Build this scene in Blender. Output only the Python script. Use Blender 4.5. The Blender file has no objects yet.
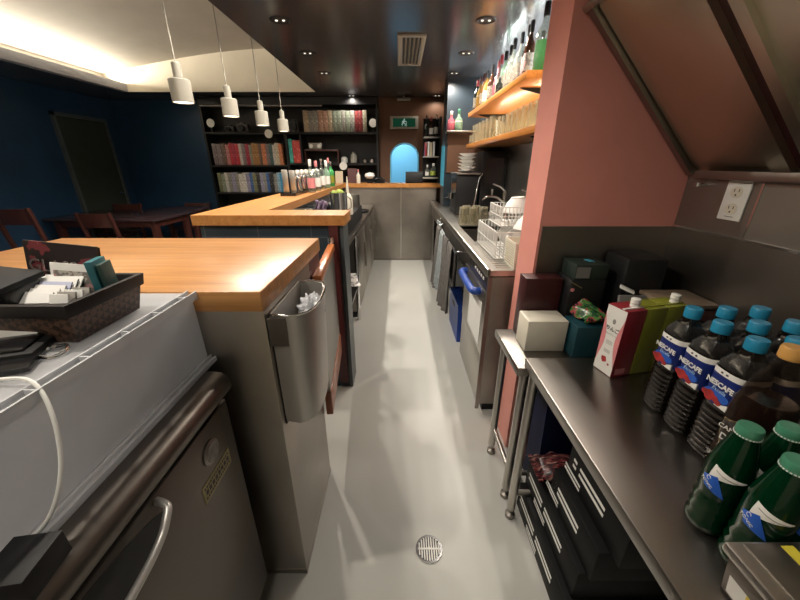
import bpy, bmesh, math, random
from mathutils import Matrix, Vector
random.seed(7)
SC = bpy.context.scene
COL = SC.collection
PI = math.pi

# ------------------------------------------------------------------ materials
def new_mat(name):
    m = bpy.data.materials.new(name); m.use_nodes = True
    nt = m.node_tree; nt.nodes.clear()
    out = nt.nodes.new('ShaderNodeOutputMaterial')
    return m, nt, out

def principled(nt, base=(.5,.5,.5), rough=.5, metal=0, spec=.5, **kw):
    b = nt.nodes.new('ShaderNodeBsdfPrincipled')
    b.inputs['Base Color'].default_value = (*base, 1)
    b.inputs['Roughness'].default_value = rough
    b.inputs['Metallic'].default_value = metal
    b.inputs['Specular IOR Level'].default_value = spec
    for k, v in kw.items():
        b.inputs[k.replace('_', ' ')].default_value = v
    return b

def coords(nt, scale=(1,1,1), kind='Object', rot=(0,0,0)):
    tc = nt.nodes.new('ShaderNodeTexCoord'); mp = nt.nodes.new('ShaderNodeMapping')
    mp.inputs['Scale'].default_value = scale; mp.inputs['Rotation'].default_value = rot
    nt.links.new(tc.outputs[kind], mp.inputs['Vector'])
    return mp.outputs['Vector']

def noise(nt, vec, scale=5, detail=3, rough=.5):
    n = nt.nodes.new('ShaderNodeTexNoise')
    n.inputs['Scale'].default_value = scale; n.inputs['Detail'].default_value = detail
    n.inputs['Roughness'].default_value = rough
    nt.links.new(vec, n.inputs['Vector'])
    return n.outputs['Fac']

def ramp(nt, fac, stops):
    r = nt.nodes.new('ShaderNodeValToRGB')
    el = r.color_ramp.elements
    while len(el) < len(stops): el.new(.5)
    for e, (p, c) in zip(el, stops):
        e.position = p; e.color = (*c, 1) if len(c) == 3 else c
    nt.links.new(fac, r.inputs['Fac'])
    return r.outputs['Color']

def maprange(nt, fac, a, b, lo=.3, hi=.7):
    r = nt.nodes.new('ShaderNodeMapRange')
    r.inputs['From Min'].default_value = lo; r.inputs['From Max'].default_value = hi
    r.inputs['To Min'].default_value = a; r.inputs['To Max'].default_value = b
    nt.links.new(fac, r.inputs['Value'])
    return r.outputs['Result']

def bump(nt, fac, b, strength=.2, dist=.01):
    n = nt.nodes.new('ShaderNodeBump')
    n.inputs['Strength'].default_value = strength; n.inputs['Distance'].default_value = dist
    nt.links.new(fac, n.inputs['Height']); nt.links.new(n.outputs['Normal'], b.inputs['Normal'])

def M_plain(name, base, rough=.5, metal=0, spec=.5, var=.12, nscale=8, bmp=0, **kw):
    m, nt, out = new_mat(name)
    b = principled(nt, base, rough, metal, spec, **kw)
    v = coords(nt)
    f = noise(nt, v, nscale, 4)
    lo = tuple(c*(1-var) for c in base); hi = tuple(min(1, c*(1+var)) for c in base)
    nt.links.new(ramp(nt, f, [(.3, lo), (.7, hi)]), b.inputs['Base Color'])
    if bmp: bump(nt, noise(nt, v, nscale*12, 2), b, bmp, .002)
    nt.links.new(b.outputs[0], out.inputs['Surface'])
    return m

def M_steel(name, base=(.56,.53,.49), rough=.32, axis=2, var=.1):
    m, nt, out = new_mat(name)
    b = principled(nt, base, rough, 1.0)
    g = noise(nt, coords(nt), 3.0, 4)
    nt.links.new(maprange(nt, g, rough-.02, rough+.02), b.inputs['Roughness'])
    lo = tuple(c*(1-var) for c in base); hi = tuple(min(1, c*(1+var)) for c in base)
    nt.links.new(ramp(nt, g, [(.3, lo), (.7, hi)]), b.inputs['Base Color'])
    nt.links.new(b.outputs[0], out.inputs['Surface'])
    return m

def M_wood(name, dark, light, rough=.3, axis=0, scale=1.0, coat=.3):
    m, nt, out = new_mat(name)
    b = principled(nt, light, rough, 0, .5, Coat_Weight=coat, Coat_Roughness=.18)
    sc = [14*scale]*3; sc[axis] = 1.0*scale
    v = coords(nt, tuple(sc))
    f = noise(nt, v, 2.2, 6, .62)
    fine = [90*scale]*3; fine[axis] = 3*scale
    g = noise(nt, coords(nt, tuple(fine)), 2, 3)
    mx = nt.nodes.new('ShaderNodeMath'); mx.operation = 'MULTIPLY_ADD'
    nt.links.new(g, mx.inputs[0]); mx.inputs[1].default_value = .35; nt.links.new(f, mx.inputs[2])
    mid = tuple((a+c)/2 for a, c in zip(dark, light))
    nt.links.new(ramp(nt, mx.outputs[0], [(.42, dark), (.62, mid), (.85, light)]), b.inputs['Base Color'])
    nt.links.new(b.outputs[0], out.inputs['Surface'])
    return m

def M_emit(name, colr, strength):
    m, nt, out = new_mat(name)
    e = nt.nodes.new('ShaderNodeEmission')
    e.inputs['Color'].default_value = (*colr, 1); e.inputs['Strength'].default_value = strength
    nt.links.new(e.outputs[0], out.inputs['Surface'])
    return m

def M_glass(name, tint=(.95,.97,.96), dens=.25, rough=.05, body=None):
    """thin clear ware: see-through, glossy at grazing angles, a little body of its own"""
    m, nt, out = new_mat(name)
    tr = nt.nodes.new('ShaderNodeBsdfTransparent'); tr.inputs['Color'].default_value = (*tint, 1)
    b = principled(nt, body or tint, rough, 0, .6)
    lw = nt.nodes.new('ShaderNodeLayerWeight'); lw.inputs['Blend'].default_value = .35
    mr = maprange(nt, lw.outputs['Facing'], dens, min(1, dens+.6), 0, 1)
    mx = nt.nodes.new('ShaderNodeMixShader')
    nt.links.new(mr, mx.inputs['Fac']); nt.links.new(tr.outputs[0], mx.inputs[1]); nt.links.new(b.outputs[0], mx.inputs[2])
    nt.links.new(mx.outputs[0], out.inputs['Surface'])
    return m

def M_tile(name, base, grout, sx, sy, rough=.2, rot=(0,0,0)):
    m, nt, out = new_mat(name)
    b = principled(nt, base, rough)
    br = nt.nodes.new('ShaderNodeTexBrick')
    br.offset = 0
    br.inputs['Color1'].default_value = (*base, 1); br.inputs['Color2'].default_value = (*[c*1.15 for c in base], 1)
    br.inputs['Mortar'].default_value = (*grout, 1); br.inputs['Scale'].default_value = 1
    br.inputs['Mortar Size'].default_value = .0025; br.inputs['Brick Width'].default_value = sx; br.inputs['Row Height'].default_value = sy
    nt.links.new(coords(nt, rot=rot), br.inputs['Vector'])
    nt.links.new(br.outputs['Color'], b.inputs['Base Color'])
    nt.links.new(b.outputs[0], out.inputs['Surface'])
    return m

def M_cover(name, cols, scale=30, rough=.5, stretch=(1,1,1)):
    """printed paper: irregular patches of several inks"""
    m, nt, out = new_mat(name)
    b = principled(nt, cols[0], rough)
    f = noise(nt, coords(nt, stretch), scale, 3, .6)
    n = len(cols)
    r = nt.nodes.new('ShaderNodeValToRGB'); r.color_ramp.interpolation = 'CONSTANT'
    el = r.color_ramp.elements
    while len(el) < n: el.new(.5)
    for i, c in enumerate(cols):
        el[i].position = 0 if i == 0 else .36 + .3*(i/n); el[i].color = (*c, 1)
    nt.links.new(f, r.inputs['Fac']); nt.links.new(r.outputs['Color'], b.inputs['Base Color'])
    nt.links.new(b.outputs[0], out.inputs['Surface'])
    return m

def floor_mat():
    m, nt, out = new_mat('pale grey epoxy floor')
    b = principled(nt, (.55,.53,.47), .4, 0, .35)
    v = coords(nt)
    f = noise(nt, v, 2.2, 5); g = noise(nt, v, 40, 2)
    nt.links.new(ramp(nt, f, [(.3, (.48,.475,.44)), (.7, (.51,.505,.47))]), b.inputs['Base Color'])
    nt.links.new(maprange(nt, f, .30, .48), b.inputs['Roughness'])
    bump(nt, f, b, .02, .01)
    nt.links.new(b.outputs[0], out.inputs['Surface'])
    return m

def ceil_mat():
    m, nt, out = new_mat('dark glossy ceiling board')
    b = principled(nt, (.050,.053,.060), .22, 0, .55)
    f = noise(nt, coords(nt), 1.2, 2)
    nt.links.new(ramp(nt, f, [(.3, (.048,.051,.058)), (.7, (.053,.056,.063))]), b.inputs['Base Color'])
    nt.links.new(b.outputs[0], out.inputs['Surface'])
    return m

def weave_mat():
    m, nt, out = new_mat('dark woven rattan')
    b = principled(nt, (.08,.045,.03), .45)
    ck = nt.nodes.new('ShaderNodeTexChecker'); ck.inputs['Scale'].default_value = 95
    ck.inputs['Color1'].default_value = (.10,.055,.036,1); ck.inputs['Color2'].default_value = (.03,.018,.013,1)
    v = coords(nt, (1,1,1), rot=(.6,.6,.78))
    nt.links.new(v, ck.inputs['Vector']); nt.links.new(ck.outputs['Color'], b.inputs['Base Color'])
    bump(nt, ck.outputs['Fac'], b, .6, .003)
    nt.links.new(b.outputs[0], out.inputs['Surface'])
    return m

def frosted_mat():
    m, nt, out = new_mat('frosted clear plastic')
    tr = nt.nodes.new('ShaderNodeBsdfTransparent'); tr.inputs['Color'].default_value = (.93,.94,.95,1)
    b = principled(nt, (.92,.92,.93), .25, 0, .5)
    tl = nt.nodes.new('ShaderNodeBsdfTranslucent'); tl.inputs['Color'].default_value = (.97,.97,.98,1)
    m1 = nt.nodes.new('ShaderNodeMixShader'); m1.inputs['Fac'].default_value = .55
    nt.links.new(b.outputs[0], m1.inputs[1]); nt.links.new(tl.outputs[0], m1.inputs[2])
    m2 = nt.nodes.new('ShaderNodeMixShader')
    f = noise(nt, coords(nt), 4, 3)
    nt.links.new(maprange(nt, f, .50, .68), m2.inputs['Fac'])
    nt.links.new(tr.outputs[0], m2.inputs[1]); nt.links.new(m1.outputs[0], m2.inputs[2])
    nt.links.new(m2.outputs[0], out.inputs['Surface'])
    return m

P = {}
P['floor'] = floor_mat(); P['ceiling'] = ceil_mat()
P['navy'] = M_plain('navy painted wall', (.018,.058,.125), .42, nscale=3)
P['navy_dark'] = M_plain('dark navy pier', (.012,.02,.028), .4, nscale=3)
P['black'] = M_plain('black paint', (.007,.007,.008), .5, 0, .35)
P['carton_black'] = M_plain('black printed carton', (.004,.004,.0045), .55, 0, .2)
P['soft_black'] = M_plain('soft black', (.010,.0095,.010), .6, 0, .3)
P['gloss_black'] = M_plain('glossy black plastic', (.008,.008,.009), .22)
P['cream'] = M_plain('cream plaster', (.74,.68,.56), .8, nscale=4, var=.04)
P['beige'] = M_plain('beige curved ceiling paint', (.50,.46,.40), .8, nscale=4, var=.05)
P['ledge'] = M_plain('pale grey cove fascia', (.36,.37,.42), .6, var=.05)
P['pink'] = M_plain('salmon pink painted wall', (.70,.285,.235), .5, nscale=5, var=.05)
P['brown_wall'] = M_plain('rust brown painted wall', (.10,.042,.018), .6, nscale=4)
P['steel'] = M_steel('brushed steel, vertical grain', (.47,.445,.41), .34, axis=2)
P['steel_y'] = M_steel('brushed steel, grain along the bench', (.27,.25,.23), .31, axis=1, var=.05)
P['steel_base'] = M_steel('darker panel steel', (.36,.33,.295), .36, axis=2, var=.15)  # one even, darker steel for the counter and bench panels
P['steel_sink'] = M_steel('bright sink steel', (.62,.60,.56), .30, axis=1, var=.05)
P['steel_bin'] = M_plain('satin grey steel', (.50,.475,.44), .45, .75, var=.05)
P['steel_dark'] = M_steel('dull dark steel', (.30,.275,.25), .36, axis=1)
P['steel_fridge'] = M_steel('dull fridge steel', (.15,.133,.118), .38, axis=1)
P['hood'] = M_steel('worn hood steel', (.62,.57,.46), .34, axis=0, var=.05)
P['chrome'] = M_plain('chrome', (.75,.75,.75), .12, 1.0, var=.03)
P['timber'] = M_wood('varnished oak, grain across', (.34,.135,.036), (.56,.275,.092), .34, 0, coat=.08)
P['timber_y'] = M_wood('varnished oak, grain along', (.34,.125,.030), (.54,.25,.075), .34, 1, coat=.08)
P['shelf_wood'] = M_wood('orange pine shelf', (.40,.13,.022), (.64,.255,.05), .35, 1)
P['gate_wood'] = M_wood('red orange varnished wood', (.34,.09,.02), (.60,.19,.05), .3, 1)
P['door_wood'] = M_wood('red brown wood', (.20,.045,.015), (.42,.12,.035), .35, 2)
P['jamb'] = M_plain('dark red jamb', (.07,.012,.012), .4)
P['chair_wood'] = M_wood('dark mahogany', (.035,.010,.008), (.10,.03,.022), .35, 2)
P['table_wood'] = M_wood('dark polished table', (.045,.028,.034), (.075,.048,.055), .14, 0)
P['tile'] = M_tile('slate blue tile', (.030,.042,.055), (.10,.11,.12), .3, .145, rot=(PI/2,0,0))
P['white'] = M_plain('white plastic', (.78,.77,.73), .4, var=.03)
P['cream_plastic'] = M_plain('cream plastic', (.70,.66,.55), .45, var=.04)
P['paper'] = M_plain('white paper', (.74,.73,.70), .7, var=.04)
P['lamp_white'] = M_plain('pale lamp enamel', (.30,.288,.245), .4, var=.02)
P['bulb'] = M_emit('lit lamp face', (1,.9,.75), 1.6)
P['glow'] = M_emit('lit pendant diffuser', (1,.88,.68), 5)
P['led'] = M_emit('led strip', (1,.86,.66), 4)
P['frosted'] = frosted_mat()
P['frost_edge'] = M_plain('frosted plastic rim', (.66,.67,.69), .3, var=.04, Alpha=.8)
P['weave'] = weave_mat()
P['rattan_rim'] = M_plain('dark rattan rim', (.010,.007,.006), .55, 0, .3)
P['glass'] = M_glass('clear drinking glass', (.96,.95,.90), .05, .06, (.48,.44,.34))
P['glass_bottle'] = M_glass('clear bottle glass', (.86,.90,.87), .16, .05, (.28,.30,.27))
P['film'] = M_glass('clear shrink film', (.97,.97,.97), .05, .08, (.12,.12,.12))
P['spirit_label'] = M_cover('spirits label', [(.30,.28,.23),(.07,.06,.05),(.22,.20,.16),(.14,.10,.06)], 60, .5)
P['blue'] = M_plain('blue plastic', (.014,.06,.33), .4)
P['dark_blue'] = M_plain('dark blue plastic', (.003,.006,.030), .6, 0, .2)
P['teal_box'] = M_plain('dark teal card', (.006,.045,.062), .5)
P['maroon'] = M_plain('dark maroon box', (.040,.008,.009), .35)
P['coffee'] = M_plain('black coffee in clear plastic', (.004,.003,.0025), .14, 0, .45)
P['cola'] = M_plain('dark amber drink', (.016,.006,.004), .1, 0, .6)
P['green_glass'] = M_plain('deep green plastic bottle', (.0005,.018,.006), .1, 0, .35, 0, .6)
P['cap_blue'] = M_plain('turquoise cap', (.010,.19,.33), .4, var=.05)
P['cap_green'] = M_plain('green cap', (.05,.20,.12), .3, var=.05)
P['cap_orange'] = M_plain('golden orange cap', (.52,.27,.07), .4, var=.05)
P['label_navy'] = M_plain('deep blue label', (.008,.020,.14), .35, var=.1)
P['label_blue'] = M_plain('bright blue label', (.02,.09,.42), .35)
P['label_white'] = M_plain('white label', (.72,.70,.66), .45, var=.03)
P['label_pale'] = M_plain('pale blue printed leaflet', (.40,.42,.55), .6)
P['label_red'] = M_plain('red print', (.28,.02,.02), .45, var=.4, nscale=60)
P['pink_card'] = M_plain('pink carton print', (.62,.22,.23), .5, var=.04)
P['red_card'] = M_plain('crimson carton', (.24,.02,.028), .4, var=.08)
P['green_card'] = M_plain('olive lime carton', (.21,.22,.022), .4, var=.08)
P['ink'] = M_plain('dark ink', (.03,.025,.025), .5)
P['grey_ink'] = M_plain('grey ink', (.25,.24,.22), .5)
P['yellow'] = M_plain('yellow sticker', (.62,.52,.05), .5, var=.05)
P['old_yellow'] = M_plain('aged yellow plate', (.42,.36,.16), .45, var=.2, nscale=80)
P['turquoise'] = M_plain('turquoise paint', (.06,.36,.52), .5, var=.05)
P['sky_blue'] = M_plain('bright blue wall beyond', (.16,.52,.78), .6, var=.03)
P['exit_green'] = M_emit('lit green exit panel', (.01,.06,.03), .55)
P['towel'] = M_plain('grey cotton towel', (.12,.112,.105), .9, nscale=30, var=.2, bmp=.3)
P['towel_pale'] = M_plain('pale blue grey cotton towel', (.26,.29,.30), .9, nscale=30, var=.2, bmp=.3)
P['grey_card'] = M_plain('grey card', (.17,.165,.16), .5)
P['lilac'] = M_plain('lilac cloth', (.33,.25,.36), .8)
P['lime'] = M_plain('lime peel', (.30,.38,.06), .5)
P['grout_line'] = M_plain('seam', (.3,.3,.3), .5)
P['vent_grey'] = M_plain('vent cavity', (.03,.03,.03), .6)
P['beige_grey2'] = M_plain('worn silver badge', (.26,.25,.235), .5, .4, var=.5, nscale=70)
P['beige_grey'] = M_plain('beige board', (.50,.42,.30), .6)
P['foil'] = M_cover('printed snack film', [(.01,.05,.02),(.05,.14,.03),(.25,.04,.05),(.02,.02,.02)], 25, .25)
P['magazine'] = M_cover('dark magazine cover', [(.02,.014,.016),(.02,.014,.016),(.20,.035,.045),(.42,.16,.18)], 14, .35)
P['print'] = M_cover('printed photo', [(.35,.33,.30),(.16,.14,.13),(.40,.22,.22)], 22, .5)
P['teal_cover'] = M_plain('teal book cover', (.015,.14,.17), .5)
P['newsprint'] = M_cover('newspaper', [(.62,.60,.56),(.62,.60,.56),(.12,.12,.12)], 28, .7)
P['striped_red'] = M_cover('red and black printed film', [(.02,.008,.010),(.02,.008,.010),(.16,.02,.025),(.30,.18,.15)], 26, .3, (1,6,1))

# ------------------------------------------------------------------ mesh builder
class MB:
    def __init__(self): self.v = []; self.f = []; self.s = []
    def add(self, vs, fs, smooth=False):
        o = len(self.v); self.v += [tuple(p) for p in vs]
        for q in fs: self.f.append([i+o for i in q]); self.s.append(smooth)
        return self
    def box(self, x0, x1, y0, y1, z0, z1, mat=None):
        vs = [(x,y,z) for z in (z0,z1) for y in (y0,y1) for x in (x0,x1)]
        if mat is not None: vs = [mat @ Vector(p) for p in vs]
        return self.add(vs, [(0,2,3,1),(4,5,7,6),(0,1,5,4),(2,6,7,3),(0,4,6,2),(1,3,7,5)])
    def obox(self, c, size, rz=0, rx=0, ry=0):
        m = Matrix.Translation(c) @ Matrix.Rotation(rz,4,'Z') @ Matrix.Rotation(rx,4,'X') @ Matrix.Rotation(ry,4,'Y')
        a,b,d = [s/2 for s in size]
        return self.box(-a,a,-b,b,-d,d,m)
    def prism(self, pts, axis, a, b, smooth=False):
        """closed outline pts (2d) swept along axis from a to b; outline coordinates are the other two axes in order"""
        def p3(p, t):
            l = list(p); l.insert(axis, t); return tuple(l)
        n = len(pts)
        vs = [p3(p,a) for p in pts] + [p3(p,b) for p in pts]
        fs = [(i,(i+1)%n,n+(i+1)%n,n+i) for i in range(n)]
        self.add(vs, fs, smooth)
        self.add(vs, [list(range(n))[::-1], list(range(n,2*n))])
        return self
    def lathe(self, prof, c=(0,0,0), n=24, smooth=True, sq=0, caps=True, m=None):
        """prof: (radius, z). sq>0 squares the section off towards a rounded square"""
        vs = []
        for r, z in prof:
            for k in range(n):
                a = 2*PI*(k+.5)/n
                rr = r
                if sq:
                    q = max(abs(math.cos(a)), abs(math.sin(a)))
                    rr = r*((1-sq) + sq*min(1/q, 1.22))
                p = Vector((rr*math.cos(a), rr*math.sin(a), z))
                if m is not None: p = m @ p
                vs.append((p[0]+c[0], p[1]+c[1], p[2]+c[2]))
        fs = []
        for j in range(len(prof)-1):
            for k in range(n):
                a = j*n+k; b = j*n+(k+1)%n
                fs.append((a,b,b+n,a+n))
        self.add(vs, fs, smooth)
        if caps:
            o = len(self.v)-len(vs)
            if prof[0][0] > 1e-5: self.f.append([o+k for k in range(n)][::-1]); self.s.append(False)
            e = o+(len(prof)-1)*n
            if prof[-1][0] > 1e-5: self.f.append([e+k for k in range(n)]); self.s.append(False)
        return self
    def cyl(self, c, r, h, n=20, axis=2):
        m = None
        if axis == 0: m = Matrix.Rotation(PI/2,4,'Y')
        if axis == 1: m = Matrix.Rotation(-PI/2,4,'X')
        return self.lathe([(r,0),(r,h)], c, n, m=m)
    def tube(self, path, r, n=10, closed=False):
        pts = [Vector(p) for p in path]; k = len(pts); vs = []
        up = Vector((0,0,1)); prev = None
        for i, p in enumerate(pts):
            if closed: t = pts[(i+1)%k]-pts[i-1]
            else: t = pts[min(i+1,k-1)]-pts[max(i-1,0)]
            t.normalize()
            if prev is None:
                s = t.cross(up)
                if s.length < .05: s = t.cross(Vector((1,0,0)))
            else: s = prev - t*prev.dot(t)
            s.normalize(); prev = s; u = s.cross(t)
            for j in range(n):
                a = 2*PI*j/n
                vs.append(tuple(p + s*(r*math.cos(a)) + u*(r*math.sin(a))))
        fs = []
        for i in range(k if closed else k-1):
            for j in range(n):
                a = i*n+j; b = i*n+(j+1)%n; c = ((i+1)%k)*n
                fs.append((a, b, c+(j+1)%n, c+j))
        self.add(vs, fs, True)
        if not closed:
            o = len(self.v)-len(vs)
            self.f.append([o+j for j in range(n)][::-1]); self.s.append(False)
            self.f.append([o+(k-1)*n+j for j in range(n)]); self.s.append(False)
        return self
    def sheet(self, fn, nu, nv, th=.003):
        """fn(u,v) -> point; a thin closed skin"""
        g = [[Vector(fn(i/nu, j/nv)) for j in range(nv+1)] for i in range(nu+1)]
        nrm = []
        for i in range(nu+1):
            row = []
            for j in range(nv+1):
                du = g[min(i+1,nu)][j]-g[max(i-1,0)][j]; dv = g[i][min(j+1,nv)]-g[i][max(j-1,0)]
                q = du.cross(dv)
                row.append(q.normalized() if q.length > 1e-9 else Vector((0,0,1)))
            nrm.append(row)
        W = nv+1; N = (nu+1)*W
        vs = [g[i][j]+nrm[i][j]*th/2 for i in range(nu+1) for j in range(W)] + [g[i][j]-nrm[i][j]*th/2 for i in range(nu+1) for j in range(W)]
        fs = []
        for i in range(nu):
            for j in range(nv):
                a = i*W+j
                fs.append((a, a+W, a+W+1, a+1)); fs.append((N+a, N+a+1, N+a+W+1, N+a+W))
        for i in range(nu):
            a = i*W; fs.append((a, N+a, N+a+W, a+W)); a += nv; fs.append((a, a+W, N+a+W, N+a))
        for j in range(nv):
            a = j; fs.append((a, a+1, N+a+1, N+a)); a = nu*W+j; fs.append((a, N+a, N+a+1, a+1))
        return self.add(vs, fs, True)

def world_loc(o):
    p = Vector((0,0,0))
    while o is not None:
        p += o.location; o = o.parent
    return p

def build(name, mb, mat, parent=None, bevel=0, origin=None, weld=False, smooth_angle=40):
    me = bpy.data.meshes.new(name)
    if parent is not None: L = world_loc(parent)
    elif origin is not None: L = Vector(origin)
    else:
        xs, ys, zs = zip(*mb.v)
        L = Vector(((min(xs)+max(xs))/2, (min(ys)+max(ys))/2, min(zs)))
    me.from_pydata([(p[0]-L.x, p[1]-L.y, p[2]-L.z) for p in mb.v], [], mb.f)
    me.polygons.foreach_set('use_smooth', [bool(s) for s in mb.s])
    bm = bmesh.new(); bm.from_mesh(me)
    if weld: bmesh.ops.remove_doubles(bm, verts=bm.verts, dist=1e-5)
    bmesh.ops.recalc_face_normals(bm, faces=bm.faces)
    if bevel:
        es = [e for e in bm.edges if len(e.link_faces) == 2 and e.calc_face_angle(0) > .6]
        bmesh.ops.bevel(bm, geom=es, offset=bevel, segments=2, profile=.5, affect='EDGES', clamp_overlap=True)
    bm.to_mesh(me); bm.free()
    me.set_sharp_from_angle(angle=math.radians(smooth_angle))
    me.materials.append(mat)
    o = bpy.data.objects.new(name, me); COL.objects.link(o)
    if parent is not None: o.parent = parent
    else: o.location = L
    return o

def tag(o, label, cat, group=None):
    o['label'] = label; o['category'] = cat
    if group: o['group'] = group
    return o

def thing(name, label, cat, loc, group=None):
    o = bpy.data.objects.new(name, None); COL.objects.link(o)
    o.empty_display_size = .05; o.location = loc
    return tag(o, label, cat, group)

def struct(name, mb, mat, bevel=0):
    o = build(name, mb, mat, None, bevel); o['kind'] = 'structure'; return o

KIDS = {}
def copy_thing(root, loc, label, group=None):
    """a copy of a thing, its parts and their sub-parts"""
    if root.name not in KIDS:
        KIDS[root.name] = [(c, list(c.children)) for c in root.children]
    r = root.copy(); COL.objects.link(r); r.location = loc; r['label'] = label
    if group: r['group'] = group
    for ch, gs in KIDS[root.name]:
        c = ch.copy(); COL.objects.link(c); c.parent = r
        for g in gs:
            d = g.copy(); COL.objects.link(d); d.parent = c
    return r

def lettering(s, size, origin, right, up, mat, parent, name='lettering', depth=.0006, spacing=1.0, bold=0, shear=0):
    cu = bpy.data.curves.new('t', 'FONT'); cu.body = s; cu.size = size; cu.space_character = spacing
    cu.extrude = depth; cu.offset = bold; cu.align_x = 'CENTER'; cu.align_y = 'CENTER'; cu.resolution_u = 2; cu.shear = shear
    to = bpy.data.objects.new('t', cu); COL.objects.link(to)
    dg = bpy.context.evaluated_depsgraph_get()
    me = bpy.data.meshes.new_from_object(to.evaluated_get(dg))
    bpy.data.objects.remove(to); bpy.data.curves.remove(cu)
    r = Vector(right).normalized(); u = Vector(up); u = (u - r*u.dot(r)).normalized(); n = r.cross(u)
    L = world_loc(parent)
    m = Matrix(((r.x,u.x,n.x,origin[0]-L.x),(r.y,u.y,n.y,origin[1]-L.y),(r.z,u.z,n.z,origin[2]-L.z),(0,0,0,1)))
    me.transform(m); me.materials.clear(); me.materials.append(mat); me.name = name
    o = bpy.data.objects.new(name, me); COL.objects.link(o); o.parent = parent
    return o

def spline(pts, n=10):
    P_ = [Vector(p) for p in pts]; out = []
    for i in range(len(P_)-1):
        a = P_[max(i-1,0)]; b = P_[i]; c_ = P_[i+1]; d_ = P_[min(i+2,len(P_)-1)]
        for k in range(n):
            s = k/n
            out.append(.5*((2*b)+(c_-a)*s+(2*a-5*b+4*c_-d_)*s*s+(3*b-a-3*c_+d_)*s**3))
    out.append(P_[-1]); return out
def M_cache0(n, c): return M_plain(n, c, .4, .7, var=.03)
ORD = ['first','second','third','fourth','fifth','sixth','seventh','eighth','ninth','tenth','eleventh','twelfth','thirteenth',
       'fourteenth','fifteenth','sixteenth','seventeenth','eighteenth','nineteenth','twentieth','twenty-first','twenty-second','twenty-third','twenty-fourth','twenty-fifth']

# ------------------------------------------------------------------ camera and view
cam_d = bpy.data.cameras.new('camera'); cam = bpy.data.objects.new('camera', cam_d); COL.objects.link(cam)
cam.location = (0,0,1.4); cam.rotation_euler = (math.radians(90-22.1),0,0)
cam_d.sensor_fit = 'HORIZONTAL'; cam_d.sensor_width = 36; cam_d.lens = 335/800*36; cam_d.clip_start = .02
SC.camera = cam
SC.view_settings.view_transform = 'Standard'; SC.view_settings.look = 'None'
SC.view_settings.gamma = 1; SC.view_settings.use_curve_mapping = False
SC.view_settings.exposure = 0.0
SC.cycles.max_bounces = 8; SC.cycles.transparent_max_bounces = 16
SC.cycles.caustics_reflective = False; SC.cycles.caustics_refractive = False
SC.cycles.sample_clamp_indirect = 4
w = bpy.data.worlds.new('world'); SC.world = w; w.use_nodes = True
w.node_tree.nodes['Background'].inputs[0].default_value = (.5,.55,.6,1)
w.node_tree.nodes['Background'].inputs[1].default_value = .02

CZ = 2.3          # dark ceiling height
WR = 1.1          # right wall
# ------------------------------------------------------------------ the setting
struct('floor', MB().box(-4.6,1.25,-1.4,7.4,-.1,0), P['floor'])
c = MB()
c.box(-1.14,1.25,-1.4,5.25,CZ,CZ+.06); c.box(-4.6,1.25,5.25,6.05,CZ,CZ+.06); c.box(-4.6,-3.74,-1.4,5.25,CZ,CZ+.06)
c.box(-1.135,-1.115,-1.4,5.25,CZ+.06,2.80)
struct('ceiling', c, P['ceiling'])
# raised barrel vault over the dining side, with its end wall and the cove fascia
def vz(x):                      # height of the vault across the room
    t = (x+3.95)/(2.8)
    return 2.50 + .29*math.sin(min(1, max(0,t))*PI*.55)
xs = [-3.95 + 2.83*i/28 for i in range(29)]
pts = [(x, vz(x)) for x in xs] + [(x, vz(x)+.05) for x in reversed(xs)]
struct('ceiling_vault', MB().prism(pts, 1, -1.4, 5.30, True), P['beige'])
struct('wall_vault_end', MB().prism([(-3.95,2.301),(-1.121,2.301)] + [(x, vz(x)) for x in reversed(xs)], 1, 5.235, 5.249), P['cream'])
struct('trim_cove', MB().box(-3.74,-3.66,-1.4,5.25,CZ,2.395), P['ledge'], .003)
struct('wall_cove', MB().box(-3.99,-3.95,-1.4,5.3,CZ+.06,2.6), P['cream'])
struct('wall_left', MB().box(-4.6,-4.45,-1.4,5.9,0,CZ), P['navy'])
struct('wall_back', MB().box(-4.6,-.32,5.9,6.05,0,CZ), P['navy'])
struct('wall_right', MB().box(WR,1.25,-1.4,7.4,0,CZ), P['navy_dark'])
struct('wall_front', MB().box(-4.6,1.25,-1.4,-1.3,0,2.85), P['cream'])
# rust brown end wall with an arched opening into a blue room
ax0, ax1, azs = -.145, .285, 1.49; acx = (ax0+ax1)/2; ar = (ax1-ax0)/2
aw = MB()
aw.box(-.32,ax0,5.65,5.8,0,CZ); aw.box(ax1,1.1,5.65,5.8,0,CZ)
n = 18; tops = [(acx-ar*math.cos(PI*i/n), azs+ar*.93*math.sin(PI*i/n)) for i in range(n+1)]
for i in range(n):
    (xa,za),(xb,zb) = tops[i], tops[i+1]
    aw.prism([(xa,za),(xb,zb),(xb,CZ),(xa,CZ)], 1, 5.65, 5.8)
struct('wall_end', aw, P['brown_wall'])
ft = MB(); pth = [(ax0,5.645,0),(ax0,5.645,azs)] + [(x,5.645,z) for x,z in tops[1:-1]] + [(ax1,5.645,azs),(ax1,5.645,0)]
ft.tube(pth, .012, 8)
struct('trim_arch', ft, P['sky_blue'])
struct('wall_beyond', MB().box(-1.2,1.1,7.2,7.3,0,CZ), P['sky_blue'])
struct('wall_beyond_left', MB().box(-1.25,-1.2,6.05,7.3,0,CZ), P['sky_blue'])
struct('ceiling_beyond', MB().box(-1.25,1.1,5.8,7.3,CZ-.01,CZ+.05), P['cream'])
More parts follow.
